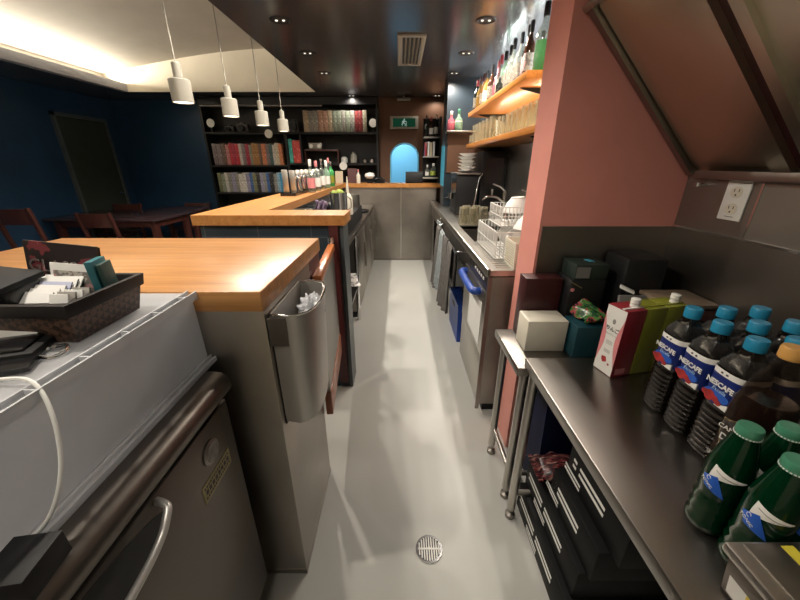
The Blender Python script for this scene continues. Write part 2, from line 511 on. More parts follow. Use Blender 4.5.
# salmon partition between bar and kitchen
struct('wall_partition', MB().box(.562,WR,1.36,1.56,0,CZ), P['pink'])
struct('trim_backsplash_end', MB().box(.572,WR-.002,1.354,1.36,.70,1.168), P['steel_dark'])
struct('trim_backsplash_side', MB().box(WR-.008,WR,-1.0,1.354,.70,1.172), P['steel_dark'])
struct('trim_upper_panel', MB().box(WR-.004,WR,-1.0,1.354,1.176,1.40), M_steel('grey wall panel', (.30,.28,.255), .45, 1))
struct('trim_panel_seam', MB().box(WR-.008,WR-.004,1.060,1.066,1.176,1.36), P['chrome'])
struct('trim_splash_seam', MB().box(WR-.011,WR-.004,-1.0,1.354,1.170,1.178), P['chrome'])
struct('trim_bar_wall', MB().box(WR-.01,WR,1.56,4.3,.90,1.60), P['steel_sink'])
struct('trim_shelf_wall', MB().box(WR-.01,WR,1.56,4.3,1.60,CZ), M_plain('pale blue grey shelf wall', (.74,.80,.80), .6, var=.05))
struct('wall_pier', MB().box(.545,WR,4.42,4.75,0,CZ), P['navy_dark'])

# door in the navy wall
d = MB().box(-4.455,-4.43,4.86,5.64,0,1.98)
dr = struct('door_1', d, M_plain('dark olive door', (.042,.052,.042), .4))
fr = MB().box(-4.45,-4.41,4.82,4.86,0,2.02).box(-4.45,-4.41,5.64,5.68,0,2.02).box(-4.45,-4.41,4.82,5.68,1.98,2.02)
build('door_frame', fr, M_plain('dusky door frame', (.10,.12,.13), .3), dr)
hm = MB().cyl((-4.43,5.55,.98), .022, .02, 16, 0).tube([(-4.40,5.55,.98),(-4.37,5.55,.98),(-4.37,5.45,.98)], .008)
build('door_handle', hm, P['chrome'], dr)

# floor drain
t = thing('floor_drain', 'round steel floor drain with slotted grate in the pale aisle floor', 'drain', (.114,.85,0))
ring = MB().lathe([(.0435,.0005),(.0435,.004),(.052,.004),(.053,.0005)], (.114,.85,0), 36, caps=False)
build('rim', ring, P['chrome'], t)
build('cavity', MB().lathe([(.0,.0006),(.0435,.0006)], (.114,.85,0), 36, caps=False), P['black'], t)
g = MB()
for k in range(-4,5):
    x = k*.0094; h = math.sqrt(max(0,.0435**2-x*x))
    for a, b in ((-h,-.003),(.003,h)): g.obox((.114+x,.85+(a+b)/2,.003),(.0050,b-a,.003))
g.obox((.114,.85,.003),(.086,.006,.003)); g.cyl((.114,.85,.002),.006,.004,12)
build('grate', g, P['label_white'], t)

# ------------------------------------------------------------------ near counter
t = thing('bar_counter', 'near oak topped bar counter with a steel clad base beside the fridge', 'counter', (-.86,1.0,0))
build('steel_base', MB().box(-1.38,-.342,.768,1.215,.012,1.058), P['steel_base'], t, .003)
build('kick_strip', MB().box(-1.38,-.341,.766,1.216,0,.022), P['steel_dark'], t)
build('counter_top', MB().box(-1.42,-.340,.762,1.402,1.058,1.112), P['timber'], t, .004)
build('end_apron', MB().box(-.372,-.3445,1.215,1.39,.93,1.058), P['jamb'], t)
# D shaped steel chute bin on the counter end
plan = [(-.338,.785),(-.287,.775),(-.262,.785),(-.243,.803),(-.232,.835),(-.228,.887),(-.231,.95),(-.238,.998),(-.255,1.04),(-.285,1.056),(-.338,1.058)]
t = thing('waste_bin', 'wall hung grey steel waste bin on the near counter end', 'bin', (-.29,.92,.69))
cxb, cyb = -.338, .92
def ringpts(pl, k, off=0): return [(cxb+(x-cxb)*k+off, cyb+(y-cyb)*k) for x,y in pl]
outer_t = plan; outer_b = [(cxb+(x-cxb)*.85, cyb+(y-cyb)*.96) for x,y in plan]
def skin(pl):
    # open at the top: outer wall, rim and inner wall
    n = len(pl); m = MB()
    inn = [(cxb+.004+(x-cxb)*.93, cyb+(y-cyb)*.965) for x,y in pl]
    innb = [(cxb+.004+(x-cxb)*.78, cyb+(y-cyb)*.92) for x,y in pl]
    vs = [(x,y,.69) for x,y in outer_b]+[(x,y,1.04) for x,y in pl]+[(x,y,1.04) for x,y in inn]+[(x,y,.70) for x,y in innb]
    fs = []
    for r in range(3):
        for i in range(n): fs.append((r*n+i, r*n+(i+1)%n, (r+1)*n+(i+1)%n, (r+1)*n+i))
    m.add(vs, fs, True)
    m.add(vs, [list(range(n))[::-1], list(range(3*n,4*n))])
    return m
build('bin_body', skin(plan), P['steel_bin'], t, smooth_angle=35, weld=True)
m = MB()
rim = [(x+.001,y,1.041) for x,y in plan]
build('rim', MB().tube(rim, .0028, 8), P['chrome'], t)
build('mounting_rail', MB().box(-.3415,-.336,.790,.806,.68,1.035), P['black'], t)
build('clip_plate', MB().box(-.3405,-.292,.7715,.7745,.955,1.035), P['steel_dark'], t)
# crumpled plastic in the bin
t = thing('crumpled_wrapper', 'crumpled clear plastic wrapper stuffed in the steel waste bin', 'wrapper', (-.275,.93,.95))
def cr(u,v):
    a = 2*PI*u; b = PI*v
    r = .034*(1+.28*math.sin(7*a+3*b)*math.sin(5*b)+.18*math.sin(11*b+4*a))
    return (-.274+r*math.sin(b)*math.cos(a), .945+1.6*r*math.sin(b)*math.sin(a), .985+1.15*r*math.cos(b))
build('wrapper', MB().sheet(cr, 26, 16, .001), P['frosted'], t)

# swing door closing the gap between the two counters
t = thing('swing_gate', 'low swing gate with orange wood rails between the two bar counters', 'gate', (-.355,1.50,.33))
def gate_box(y0,y1,z0,z1,th):
    m = MB(); a = Vector((-.322,1.232,0)); b = Vector((-.372,1.79,0)); dv = (b-a); nv = Vector((-dv.y,dv.x,0)).normalized()
    p0 = a+dv*y0; p1 = a+dv*y1
    q = [p0-nv*th/2, p1-nv*th/2, p1+nv*th/2, p0+nv*th/2]
    vs = [(p.x,p.y,z0) for p in q]+[(p.x,p.y,z1) for p in q]
    return m.add(vs, [(3,2,1,0),(4,5,6,7),(0,1,5,4),(1,2,6,5),(2,3,7,6),(3,0,4,7)])
build('panel', gate_box(.01,.99,.45,.97,.020), P['steel_dark'], t)
build('top_rail', gate_box(0,1,.965,1.0,.034), P['gate_wood'], t, .003)
build('bottom_rail', gate_box(0,1,.33,.455,.030), P['door_wood'], t, .003)
build('hinge', MB().cyl((-.372,1.80,.985),.012,.05,12).box(-.39,-.36,1.80,1.835,1.0,1.03), P['chrome'], t)

# ------------------------------------------------------------------ far counter
t = thing('bar_counter', 'long far bar counter, oak topped and U shaped, with slate tiled front', 'counter', (-.8,3.4,0))
b = MB().box(-1.12,-.336,1.892,2.06,0,1.085).box(-1.12,-.88,2.06,5.12,0,1.085)
build('tiled_base', b, P['tile'], t)
tp = MB()
L = [(-1.148,1.868),(-.304,1.868),(-.304,2.10),(-.805,2.10),(-.805,5.09),(.585,5.09),(.585,5.45),(-1.148,5.45)]
tp.prism(L, 2, 1.085, 1.14)
build('counter_top', tp, P['timber_y'], t, .004)
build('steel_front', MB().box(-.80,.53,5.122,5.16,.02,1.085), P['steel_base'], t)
build('steel_kick', MB().box(-.80,.53,5.118,5.13,0,.03), P['steel_dark'], t)
build('panel_seam', MB().box(.012,.018,5.119,5.123,.03,1.08), P['chrome'], t)
build('gate_jamb', MB().box(-.395,-.345,1.862,1.892,.05,1.084), P['jamb'], t)
build('corner_post', MB().box(-.336,-.318,1.886,2.06,0,1.085), M_plain('slate grey post', (.07,.085,.09), .4), t)

# under-counter bench behind the far counter
t = thing('back_bench', 'low steel work bench with cabinet doors behind the far bar counter', 'bench', (-.62,3.6,0))
build('bench_top', MB().box(-.875,-.386,2.07,5.08,.815,.85), P['steel_y'], t, .004)
build('cabinet_body', MB().box(-.87,-.405,3.0,5.08,.06,.815), P['steel_dark'], t)
build('shelf_board', MB().box(-.87,-.40,2.08,2.99,.30,.325), P['steel_y'], t)
for i, y in enumerate((3.02,3.71,4.4)):
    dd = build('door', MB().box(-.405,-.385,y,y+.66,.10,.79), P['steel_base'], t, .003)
    build('handle', MB().box(-.386,-.362,y+.57,y+.59,.35,.62), P['steel_dark'], dd, .004)
for x, y in ((-.395,2.36),(-.395,2.95),(-.85,2.36),(-.85,2.95)):
    build('leg', MB().cyl((x,y,0),.016,.815,12), P['chrome'], t)
build('kick_plate', MB().box(-.86,-.42,3.0,5.08,0,.06), P['black'], t)
# newspapers jutting out from the bench
t = thing('newspaper', 'folded newspaper jutting from under the far bar bench', 'newspaper', (-.42,2.25,.60))
mp = MB()
for k in range(4):
    mp.obox((-.42+.004*k,2.34-.01*k,.6045+.004*k),(.20,.30,.0035),.35-.05*k)
build('sheet_stack', mp, P['newsprint'], t)
t = thing('wire_shelf', 'small wire shelf under the far bar bench carrying a newspaper', 'shelf', (-.55,2.25,.58))
ws = MB()
for k in range(9): ws.tube([(-.87,2.10+.045*k,.597),(-.40,2.10+.045*k,.597)], .0025, 6)
ws.tube([(-.40,2.08,.597),(-.40,2.50,.597)], .004, 8); ws.tube([(-.87,2.08,.597),(-.87,2.50,.597)], .004, 8)
build('wires', ws, P['chrome'], t)
hk = MB()
for x in (-.868,-.402):
    for y in (2.085,2.49): hk.tube([(x,y,.597),(x,y,.816)], .003, 6)
build('hanger', hk, P['chrome'], t)

# ------------------------------------------------------------------ things on the far bar
t = thing('bottle_tray', 'black narrow tray of pourers standing along the far bar', 'tray', (-.93,3.75,1.14))
tr = MB().box(-1.04,-.907,3.04,5.0,1.14,1.146)
tr.box(-1.04,-1.035,3.04,5.0,1.146,1.165).box(-.912,-.907,3.04,5.0,1.146,1.165).box(-1.04,-.907,3.04,3.045,1.146,1.165).box(-1.04,-.907,4.995,5.0,1.146,1.165)
build('tray_body', tr, P['gloss_black'], t)
t = thing('steel_menu_stand', 'upright brushed steel menu stand at the near end of the bar tray', 'stand', (-.955,3.10,1.146))
build('front_plate', MB().box(-1.018,-.968,3.075,3.08,1.146,1.355), P['steel'], t, .001)
build('rear_plate', MB().box(-.962,-.915,3.10,3.105,1.146,1.35), P['steel'], t, .001)
build('base', MB().box(-1.018,-.915,3.075,3.115,1.146,1.152), P['steel'], t)
pour0 = None
G = 'steel shakers in the bar tray'
for i in range(7):
    y = 3.17+.16*i; x = -.955
    lab = f'polished steel shaker in the bar tray, {ORD[i]} behind the menu stand'
    if pour0 is None:
        pour0 = thing('cocktail_shaker', lab, 'shaker', (x,y,1.146), G)
        build('body', MB().lathe([(.034,1.146),(.043,1.26),(.044,1.275),(.036,1.30),(.026,1.305)], (x,y,0), 20), P['chrome'], pour0)
        build('cap', MB().lathe([(.027,1.305),(.025,1.335),(.017,1.348),(0,1.35)], (x,y,0), 16), P['steel'], pour0)
    else: copy_thing(pour0, (x,y,1.146), lab)

def bottle(loc, h, r, glass, cap, label, kind='round', lab_mat=None, group=None, neck=.36, name='bottle', liquid=None, cat='bottle', capname='cap', sq=0):
    """a spirits bottle: glass body with neck, cap, optional paper label and contents"""
    x, y, z = loc
    t = thing(name, label, cat, loc, group)
    hs = h*(1-neck)
    if kind == 'sloped': prof = [(r*.92,0),(r,.008),(r,hs*.55),(r*.62,hs*1.0),(r*.36,hs*1.18),(r*.32,h*.9)]
    elif kind == 'flask': prof = [(r*.9,0),(r*1.05,.01),(r*1.12,hs*.5),(r*.9,hs*.85),(r*.4,hs*1.02),(r*.32,h*.9)]
    else: prof = [(r*.93,0),(r,.006),(r,hs*.86),(r*.86,hs*.96),(r*.42,hs*1.1),(r*.33,hs*1.2),(r*.33,h*.9)]
    prof = [(a, z+b) for a,b in prof]
    build('glass_body', MB().lathe(prof, (x,y,0), 20, sq=sq), glass, t)
    build(capname, MB().lathe([(r*.37,z+h*.80),(r*.40,z+h*.81),(r*.40,z+h*.985),(r*.36,z+h)], (x,y,0), 14), cap, t)
    if lab_mat: build('label', MB().lathe([(r*1.03,z+hs*.22),(r*1.03,z+hs*.70)], (x,y,0), 20, caps=False, sq=sq), lab_mat, t)
    if liquid: build('contents', MB().lathe([(r*.9,z+.004),(r*.95,z+.01),(r*.95,z+hs*.72)], (x,y,0), 20, sq=sq), liquid, t)
    return t

def gl(name, c, dens=.45, rough=.06): return M_glass(name, tuple(min(1, .3+q) for q in c), dens, rough, c)
GB = {'clear': P['glass_bottle'], 'pale green': gl('pale green glass', (.30,.45,.33)), 'green': gl('green glass', (.05,.30,.09), .75),
      'brown': gl('brown glass', (.05,.02,.01), .9), 'amber': gl('amber glass', (.22,.09,.02), .6), 'dark': gl('dark glass', (.015,.018,.015), .95),
      'golden': gl('golden spirit glass', (.32,.19,.045), .5), 'rose': gl('rose glass', (.5,.12,.16), .7)}
G = 'bottles in the bar tray'
for i, (x,y,h,r,g,cm,lm,s) in enumerate([(-.955,4.62,.30,.036,'clear','white','label_white','clear bottle with white label and white cap'),
        (-.955,4.80,.33,.036,'clear','pink_card','label_white','clear bottle with pink cap'),
        (-.862,3.45,.30,.036,'clear','white','pink_card','clear bottle with pink label and white cap'),
        (-.860,3.68,.29,.036,'clear','pink_card','label_white','clear bottle with rose cap'),
        (-.857,3.92,.31,.036,'clear','chrome','label_white','clear bottle with silver cap and pale label'),
        (-.855,4.16,.29,.038,'pale green','white','label_white','pale green bottle'),
        (-.852,4.42,.29,.040,'green','chrome','green_card','bright green bottle with silver cap')]):
    bottle((x,y,1.146 if x < -.9 else 1.14), h, r, GB[g], P[cm], s + ' among the shakers on the far bar', lab_mat=P[lm], group=G)

# inside the bar: ice bucket, bowl, cloth, squeeze bottle, tin
t = thing('riser_box', 'dark steel riser box on the bench behind the far bar', 'box', (-.60,2.7,.85))
build('box_body', MB().box(-.80,-.42,2.35,3.80,.85,.985), P['soft_black'], t, .006)
t = thing('ice_bucket', 'tall brushed steel ice bucket filled with limes behind the far bar', 'bucket', (-.468,2.66,.985))
build('bucket_body', MB().lathe([(.055,.985),(.062,1.0),(.066,1.195),(.069,1.20),(.062,1.20),(.058,1.02),(0,1.015)], (-.468,2.66,0), 28), P['chrome'], t)
build('handle', MB().tube([(-.40,2.66,1.17),(-.375,2.66,1.15),(-.375,2.66,1.09),(-.40,2.66,1.07)], .004), P['chrome'], t)
for i,(dx,dy,dz) in enumerate([(-.028,-.02,1.195),(.024,-.022,1.198),(.0,.028,1.2)]):
    o = build('lime', MB().lathe([(0,-.024),(.012,-.021),(.021,-.01),(.023,.002),(.019,.013),(.010,.021),(0,.024)], (-.468+dx,2.66+dy,dz), 14), P['lime'])
    tag(o, ['nearer left lime in the steel ice bucket','nearer right lime in the steel ice bucket','rear lime in the steel ice bucket'][i], 'lime', 'limes in the ice bucket')
t = thing('serving_bowl', 'wide clear bowl lying behind the far bar top', 'bowl', (-.735,2.55,.985))
build('bowl_body', MB().lathe([(.03,.985),(.035,.99),(.075,1.06),(.088,1.085),(.085,1.087),(.07,1.065),(.03,1.0),(0,.998)], (-.735,2.55,0), 28), P['glass'], t)
o = build('cloth', MB().sheet(lambda u,v: (-.70+.09*u+.01*math.sin(9*v), 2.86+.015*math.sin(14*u)+.05*v, 1.12-.13*v+.006*math.sin(11*u)), 16, 12, .004), P['lilac'])
tag(o, 'lilac cloth draped on the riser box beside the ice bucket', 'cloth')
t = thing('squeeze_bottle', 'pale squeeze bottle with tall spout right of the ice bucket', 'bottle', (-.455,3.05,.985))
build('body', MB().lathe([(.036,.985),(.038,1.0),(.038,1.12),(.026,1.15),(.014,1.165)], (-.455,3.05,0), 18), P['cream_plastic'], t)
build('spout', MB().lathe([(.013,1.165),(.004,1.30),(0,1.302)], (-.455,3.05,0), 12), P['cream_plastic'], t)
t = thing('steel_canister', 'short steel canister at the far end of the riser box', 'canister', (-.46,3.5,.85))
build('can_body', MB().lathe([(.064,.985),(.067,.99),(.067,1.11),(.060,1.11),(.06,1.09),(0,1.09)], (-.487,3.62,0), 24), P['steel'], t)
t = thing('black_mixer', 'black beer tap block with silver knobs behind the far bar', 'tap', (-.60,2.95,.985))
build('tap_body', MB().box(-.66,-.545,2.93,3.03,.985,1.09), P['gloss_black'], t, .01)
for x,z in ((-.63,1.06),(-.575,1.075),(-.60,1.02)): build('knob', MB().cyl((x,2.905,z),.014,.03,14,1), P['chrome'], t)
o = build('serving_tray', MB().lathe([(.15,0),(.165,.022),(.158,.022),(.145,.006),(0,.006)], (-.545,4.25,.85), 32), P['soft_black'])
tag(o, 'dark round serving tray on the low bench by the steel cabinets', 'tray')
# cards and objects near the far corner of the bar
def flat_card(name, label, cat, x, y, z, w, h, mat, lean=.12, th=.006):
    o = build(name, MB().obox((x,y+h/2*math.sin(lean),z+h/2*math.cos(lean)+.001), (w,th,h), 0, -lean), mat); tag(o, label, cat); return o
flat_card('menu_board', 'small cream menu board standing at the far bar corner', 'board', -.88, 5.15, 1.14, .11, .165, P['beige_grey'])
flat_card('menu_card', 'dark red menu card standing at the far bar corner', 'card', -.70, 5.22, 1.14, .13, .20, P['jamb'])
bottle((-.60,5.14,1.14), .19, .028, P['cream_plastic'], P['pink_card'], 'small pale lotion bottle with pink cap on the far bar corner', name='lotion_bottle')
t = thing('table_lamp', 'small white round headed lamp on the far cross counter', 'lamp', (-.44,5.2,1.14))
build('base', MB().lathe([(.045,1.14),(.045,1.152),(.008,1.16),(.007,1.20)], (-.44,5.2,0), 20), P['black'], t)
build('lamp_head', MB().lathe([(0,1.20),(.05,1.205),(.075,1.235),(.06,1.275),(0,1.29)], (-.44,5.2,0), 24), P['white'], t)
t = thing('telephone', 'black desk telephone beside the small white lamp', 'telephone', (-.30,5.2,1.14))
build('body', MB().prism([(5.13,1.14),(5.27,1.14),(5.27,1.19),(5.13,1.158)], 0, -.375,-.22), P['gloss_black'], t, .004)
build('handset', MB().tube([(-.36,5.16,1.19),(-.34,5.16,1.205),(-.26,5.16,1.205),(-.24,5.16,1.19)], .016), P['gloss_black'], t)
t = thing('laptop', 'open black laptop standing on the far cross counter', 'laptop', (.21,5.2,1.14))
build('keyboard_base', MB().box(.08,.328,5.20,5.38,1.14,1.155), P['black'], t, .003)
build('screen', MB().obox((.206,5.19,1.222),(.252,.012,.15),0,-.12), P['black'], t, .003)
t = thing('tablet', 'thin grey tablet lying on the far cross counter beside the laptop', 'tablet', (-.07,5.18,1.14))
build('body', MB().box(-.19,.04,5.12,5.25,1.14,1.15), P['steel_dark'], t, .003)
build('display', MB().box(-.18,.03,5.13,5.24,1.15,1.1505), P['gloss_black'], t)

# ------------------------------------------------------------------ fridge and the things on it
t = thing('under_counter_fridge', 'low dull steel fridge with recessed handle at the left foreground', 'fridge', (-.74,.12,0))
pr_ = [(-1.05,.10),(-.462,.10),(-.462,.875),(-1.05,.875)]
build('cabinet', MB().prism([(-1.05,.10),(-.466,.10),(-.466,.876),(-1.05,.876)], 1, -.46, .688), P['steel_fridge'], t, .003)
pt = [(-1.055,.876),(-.428,.876),(-.424,.884),(-.424,.902),(-.430,.914),(-.442,.922),(-.46,.925),(-1.055,.925)]
build('fridge_top', MB().prism(pt, 1, -.465, .700), P['steel_fridge'], t, smooth_angle=30)
dd = build('door', MB().box(-.466,-.436,-.10,.684,.14,.856), P['steel_fridge'], t, .004)
build('door', MB().box(-.466,-.436,-.455,-.106,.14,.856), P['steel_fridge'], t, .004)
rec = [(.435*1.0-.22*0+0,0)]
lens = []
for i in range(17):
    u = i/16; lens.append((.0+.44*u, .80+.050*math.sin(PI*u)**.7))
for i in range(15,0,-1):
    u = i/16; lens.append((.0+.44*u, .80-.085*math.sin(PI*u)**.9))
build('handle_recess', MB().prism(lens, 0, -.4362,-.4352), P['black'], dd)
hp = spline([(-.436,.420,.842),(-.412,.412,.840),(-.406,.396,.829),(-.405,.374,.812),(-.405,.33,.799),(-.405,.25,.792),(-.407,.15,.797),(-.415,.06,.825),(-.434,.04,.84)], 5)
build('handle_bar', MB().tube(hp, .0068, 10), M_cache0('satin bright steel', (.70,.68,.65)), dd)
bd = build('round_badge', MB().lathe([(0,0),(.030,0),(.030,.003),(.026,.005),(0,.005)], (-.436,.583,.787), 28, m=Matrix.Rotation(PI/2,4,'Y')), P['steel_dark'], dd)
build('badge_face', MB().lathe([(0,.0052),(.023,.0052),(.023,.006),(0,.006)], (-.436,.583,.787), 24, m=Matrix.Rotation(PI/2,4,'Y')), P['beige_grey2'], dd)
build('badge_emblem', MB().lathe([(0,.0062),(.012,.0062),(.009,.0068),(0,.0068)], (-.436,.586,.789), 5, m=Matrix.Rotation(PI/2,4,'Y')), P['grey_ink'], dd)
pl = build('rating_plate', MB().box(-.436,-.4345,.525,.645,.690,.736), P['old_yellow'], dd)
ln = MB()
for r, z in enumerate((.726,.700)):
    for k in range(14):
        ln.box(-.4346,-.4342,.531+k*.0078,.5355+k*.0078,z-.003,z+.003)
for k in range(8): ln.box(-.4346,-.4342,.534+k*.0132,.543+k*.0132,.7075,.7185)
build('plate_print', ln, P['ink'], dd)
build('gap_shade_strip', MB().box(-.4665,-.455,-.455,.684,.855,.877), P['black'], t)  # black strip painting the shade in the gap above the door
build('foot_rail', MB().box(-1.04,-.50,-.44,.66,.0,.10), P['black'], t)

t = thing('storage_box', 'large frosted clear storage box on the steel fridge', 'box', (-.78,.2,.925))
wl = MB()
wl.prism([(-.500,.938),(-.503,1.098),(-.506,1.098),(-.503,.938)], 1, -.31, .752)
wl.box(-1.05,-.503,.749,.752,.938,1.098).box(-1.05,-.503,-.31,-.307,.938,1.098).box(-1.05,-1.047,-.31,.752,.938,1.098)
build('walls', wl, P['frosted'], t)
build('floor_flange', MB().box(-1.055,-.478,-.315,.754,.9255,.934).box(-.482,-.478,-.315,.754,.934,.939).box(-.494,-.490,-.315,.754,.934,.942), P['frosted'], t, .001)
build('lid', MB().box(-1.055,-.493,-.318,.757,1.098,1.104).box(-1.05,-.512,-.31,.748,1.104,1.114), P['frosted'], t, .002)
rb = MB().box(-.4945,-.4915,-.318,.757,1.096,1.116).box(-.515,-.512,-.318,.757,1.108,1.1165)
for k in range(12): rb.box(-.513,-.492,-.22+.085*k,-.217+.085*k,1.098,1.1155)
build('rim_ribs', rb, P['frost_edge'], t)

t = thing('woven_basket', 'dark woven rattan basket of leaflets on the storage box', 'basket', (-.70,.58,1.118))
ZB = 1.1165
def bwall(r0, r1, th):
    """flared rectangular basket wall between rectangles r0 (bottom) and r1 (top)"""
    (a0,b0,c0,d0,z0),(a1,b1,c1,d1,z1) = r0, r1
    o0 = [(a0,c0,z0),(b0,c0,z0),(b0,d0,z0),(a0,d0,z0)]; o1 = [(a1,c1,z1),(b1,c1,z1),(b1,d1,z1),(a1,d1,z1)]
    i1 = [(a1+th,c1+th,z1),(b1-th,c1+th,z1),(b1-th,d1-th,z1),(a1+th,d1-th,z1)]
    i0 = [(a0+th,c0+th,z0+th),(b0-th,c0+th,z0+th),(b0-th,d0-th,z0+th),(a0+th,d0-th,z0+th)]
    vs = o0+o1+i1+i0; fs = []
    for r in range(3):
        for i in range(4): fs.append((4*r+i,4*r+(i+1)%4,4*r+4+(i+1)%4,4*r+4+i))
    return MB().add(vs, fs+[(3,2,1,0),(12,13,14,15)])
build('woven_body', bwall((-.89,-.552,.506,.652,ZB),(-.90,-.541,.496,.663,1.176),.005), P['weave'], t)
build('rim', bwall((-.903,-.538,.493,.666,1.166),(-.905,-.535,.490,.670,1.190),.010), P['rattan_rim'], t, .002)

def leaning(name, label, cat, c, size, mat, rz=0, rx=0, ry=0):
    o = build(name, MB().obox(c, size, rz, rx, ry), mat, None, .0008); return tag(o, label, cat)
t = thing('magazine', 'dark red and black illustrated magazine standing in the basket', 'magazine', (-.65,.622,1.13))
build('cover', MB().obox((-.662,.632,1.194),(.142,.004,.13),-.02,-.12,.09), P['magazine'], t)
ti = MB()
build('page_block', MB().obox((-.662,.637,1.193),(.14,.005,.126),-.02,-.12,.09), P['soft_black'], t)
lettering('GLASS', .034, (-.674,.6275,1.215), (1,-.02,-.09), (0.09,.12,1), P['print'], t, 'cover_title', .0004)
leaning('photo_card', 'white bordered photo card in front of the dark magazine', 'card', (-.617,.600,1.177), (.085,.003,.10), P['paper'], .05, -.16, .10)
leaning('photo_print', 'small printed photo tucked before the white card', 'photo', (-.617,.5955,1.172), (.07,.002,.085), P['print'], .05, -.16, .10)
leaning('teal_booklet', 'teal booklet at the right end of the basket', 'book', (-.574,.614,1.184), (.012,.05,.10), P['teal_cover'], .30, 0, -.05)
leaning('green_booklet', 'dark green booklet against the teal one in the basket', 'book', (-.5625,.617,1.182), (.008,.04,.09), M_plain('dark green cover', (.02,.06,.05), .5), .30, 0, -.05)
G = 'white leaflets in the basket'
for i in range(6):
    leaning('leaflet', f'white folded leaflet in the basket, {ORD[i]} from the black case', 'leaflet', (-.648+.003*i,.523+.010*i,1.160+.003*i), (.075,.003,.085), P['paper'] if i != 3 else P['label_pale'], .06, -.75, .05)['group'] = G
for i in range(4):
    leaning('price_card', f'small pale card stacked in the basket, {ORD[i]} from the front', 'card', (-.592+.002*i,.530+.012*i,1.155), (.030,.004,.075), P['print'] if i%2 else P['paper'], .1, -.35, .05)['group'] = 'pale cards in the basket'
leaning('kraft_card', 'small tan card lying in the basket front', 'card', (-.612,.522,1.150), (.05,.012,.05), P['beige_grey'], .2, -.3)
t = thing('black_case', 'black plastic case propped in the left of the basket', 'case', (-.72,.55,1.13))
build('shell', MB().obox((-.735,.552,1.172),(.15,.075,.085),-.04,.12,.1), P['gloss_black'], t, .008)
build('lid', MB().obox((-.731,.556,1.2165),(.152,.078,.012),-.04,.12,.1), P['soft_black'], t, .004)
t = thing('wallet', 'black leather wallet lying on the storage box beside the basket', 'wallet', (-.64,.455,1.1165))
build('body', MB().obox((-.64,.458,1.124),(.13,.07,.014),.35), P['soft_black'], t, .005)
build('flap', MB().obox((-.645,.46,1.133),(.11,.06,.006),.35), P['gloss_black'], t, .0025)
leaning('phone', 'black phone lying nearest the charging cable on the box', 'phone', (-.60,.415,1.1215), (.10,.05,.009), P['gloss_black'], .5)
kr = MB()
for dz, rr in ((0,.019),(.0035,.0185)):
    kr.tube([(-.562+rr*1.15*math.cos(2*PI*i/24), .470+rr*math.sin(2*PI*i/24), 1.1185+dz+.002*math.sin(4*PI*i/24)) for i in range(24)], .0018, 8, True)
tag(build('key_ring', kr, P['chrome']), 'bright metal key ring lying on the storage box', 'key ring')
cb = spline([(-.70,.372,1.121),(-.62,.376,1.121),(-.555,.388,1.124),(-.505,.384,1.122),(-.476,.366,1.085),(-.462,.342,1.03),(-.462,.318,.985),(-.476,.298,.952),(-.505,.284,.938),(-.53,.280,.934)], 8)
tag(build('charging_cable', MB().tube(cb, .0028, 8), P['white']), 'white charging cable looping down the front of the storage box', 'cable')
leaning('power_adapter', 'black power adapter at the lower end of the white cable', 'adapter', (-.458,.255,.9445), (.055,.06,.036), P['soft_black'], .15)

# ------------------------------------------------------------------ work tables on the right
t = thing('work_table', 'long steel work table carrying drink bottles in the right foreground', 'table', (.77,.2,0))
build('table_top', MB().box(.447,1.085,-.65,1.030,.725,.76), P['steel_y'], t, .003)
for x in (.470,1.06):
    for y in (-.6,.985):
        lg = build('leg', MB().cyl((x,y,.05),.017,.676,14), P['steel'], t)
        build('foot', MB().lathe([(.020,0),(.020,.02),(.010,.028),(.010,.05)], (x,y,0), 14), P['steel_dark'], lg)
build('side_rail', MB().tube([(.47,.985,.14),(1.06,.985,.14)], .012), P['steel'], t)
t = thing('work_table', 'short lower steel table between the partition and the bottle table', 'table', (.75,1.19,0))
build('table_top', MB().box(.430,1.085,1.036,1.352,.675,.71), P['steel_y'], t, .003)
for x in (.476,1.06):
    for y in (1.080,1.330):
        lg = build('leg', MB().cyl((x,y,.05),.017,.626,14), P['steel'], t)
        build('foot', MB().lathe([(.020,0),(.020,.02),(.010,.028),(.010,.05)], (x,y,0), 14), P['steel_dark'], lg)
build('side_rail', MB().tube([(.476,1.08,.16),(.476,1.33,.16)], .011), P['steel'], t)
build('side_rail', MB().tube([(.476,1.08,.14),(1.06,1.08,.14)], .011), P['steel'], t)

# packs of black cartons under the table
cart = [(.515,.60,1.04,.005,.135,0),(.535,.62,1.04,.136,.262,.0),(.555,.60,.89,.263,.39,0),(.585,.56,.87,.391,.53,.0)]
CL = ['lowest black carton with white bars under the steel table','second lowest black carton with white bars under the steel table',
      'third black carton with white bars from the floor under the table','topmost black carton with white bars under the steel table']
for i,(x,y0,y1,z0,z1,_) in enumerate(cart):
    t = thing('drinks_carton', CL[i], 'carton', (x+.17,(y0+y1)/2,z0), 'black cartons under the work table')
    build('carton', MB().box(x,x+.36,y0,y1,z0,z1), P['carton_black'], t, .006)
    st = MB(); h = z1-z0
    for k, zz in enumerate((z0+h*.62, z0+h*.45)):
        st.box(x-.0008,x+.001,y0+.10,y0+.24,zz,zz+.011).box(x-.0008,x+.001,y0+.26,y1-.03,zz,zz+.011)
    st.box(x-.0008,x+.001,y0+.22,y0+.32,z0+h*.22,z0+h*.22+.008).box(x-.0008,x+.001,y0+.22,y0+.32,z0+h*.10,z0+h*.10+.008)
    build('white_print', st, P['white'], t)
o = build('blue_tub', MB().prism([(.60,.01),(1.0,.01),(1.02,.60),(.58,.60)], 1, 1.07, 1.30), P['dark_blue'], None, .012)
tag(o, 'dark blue plastic tub standing under the short steel table', 'tub')
t = thing('snack_bag', 'red and black snack bag lying on the black cartons under the table', 'bag', (.60,.965,.262))
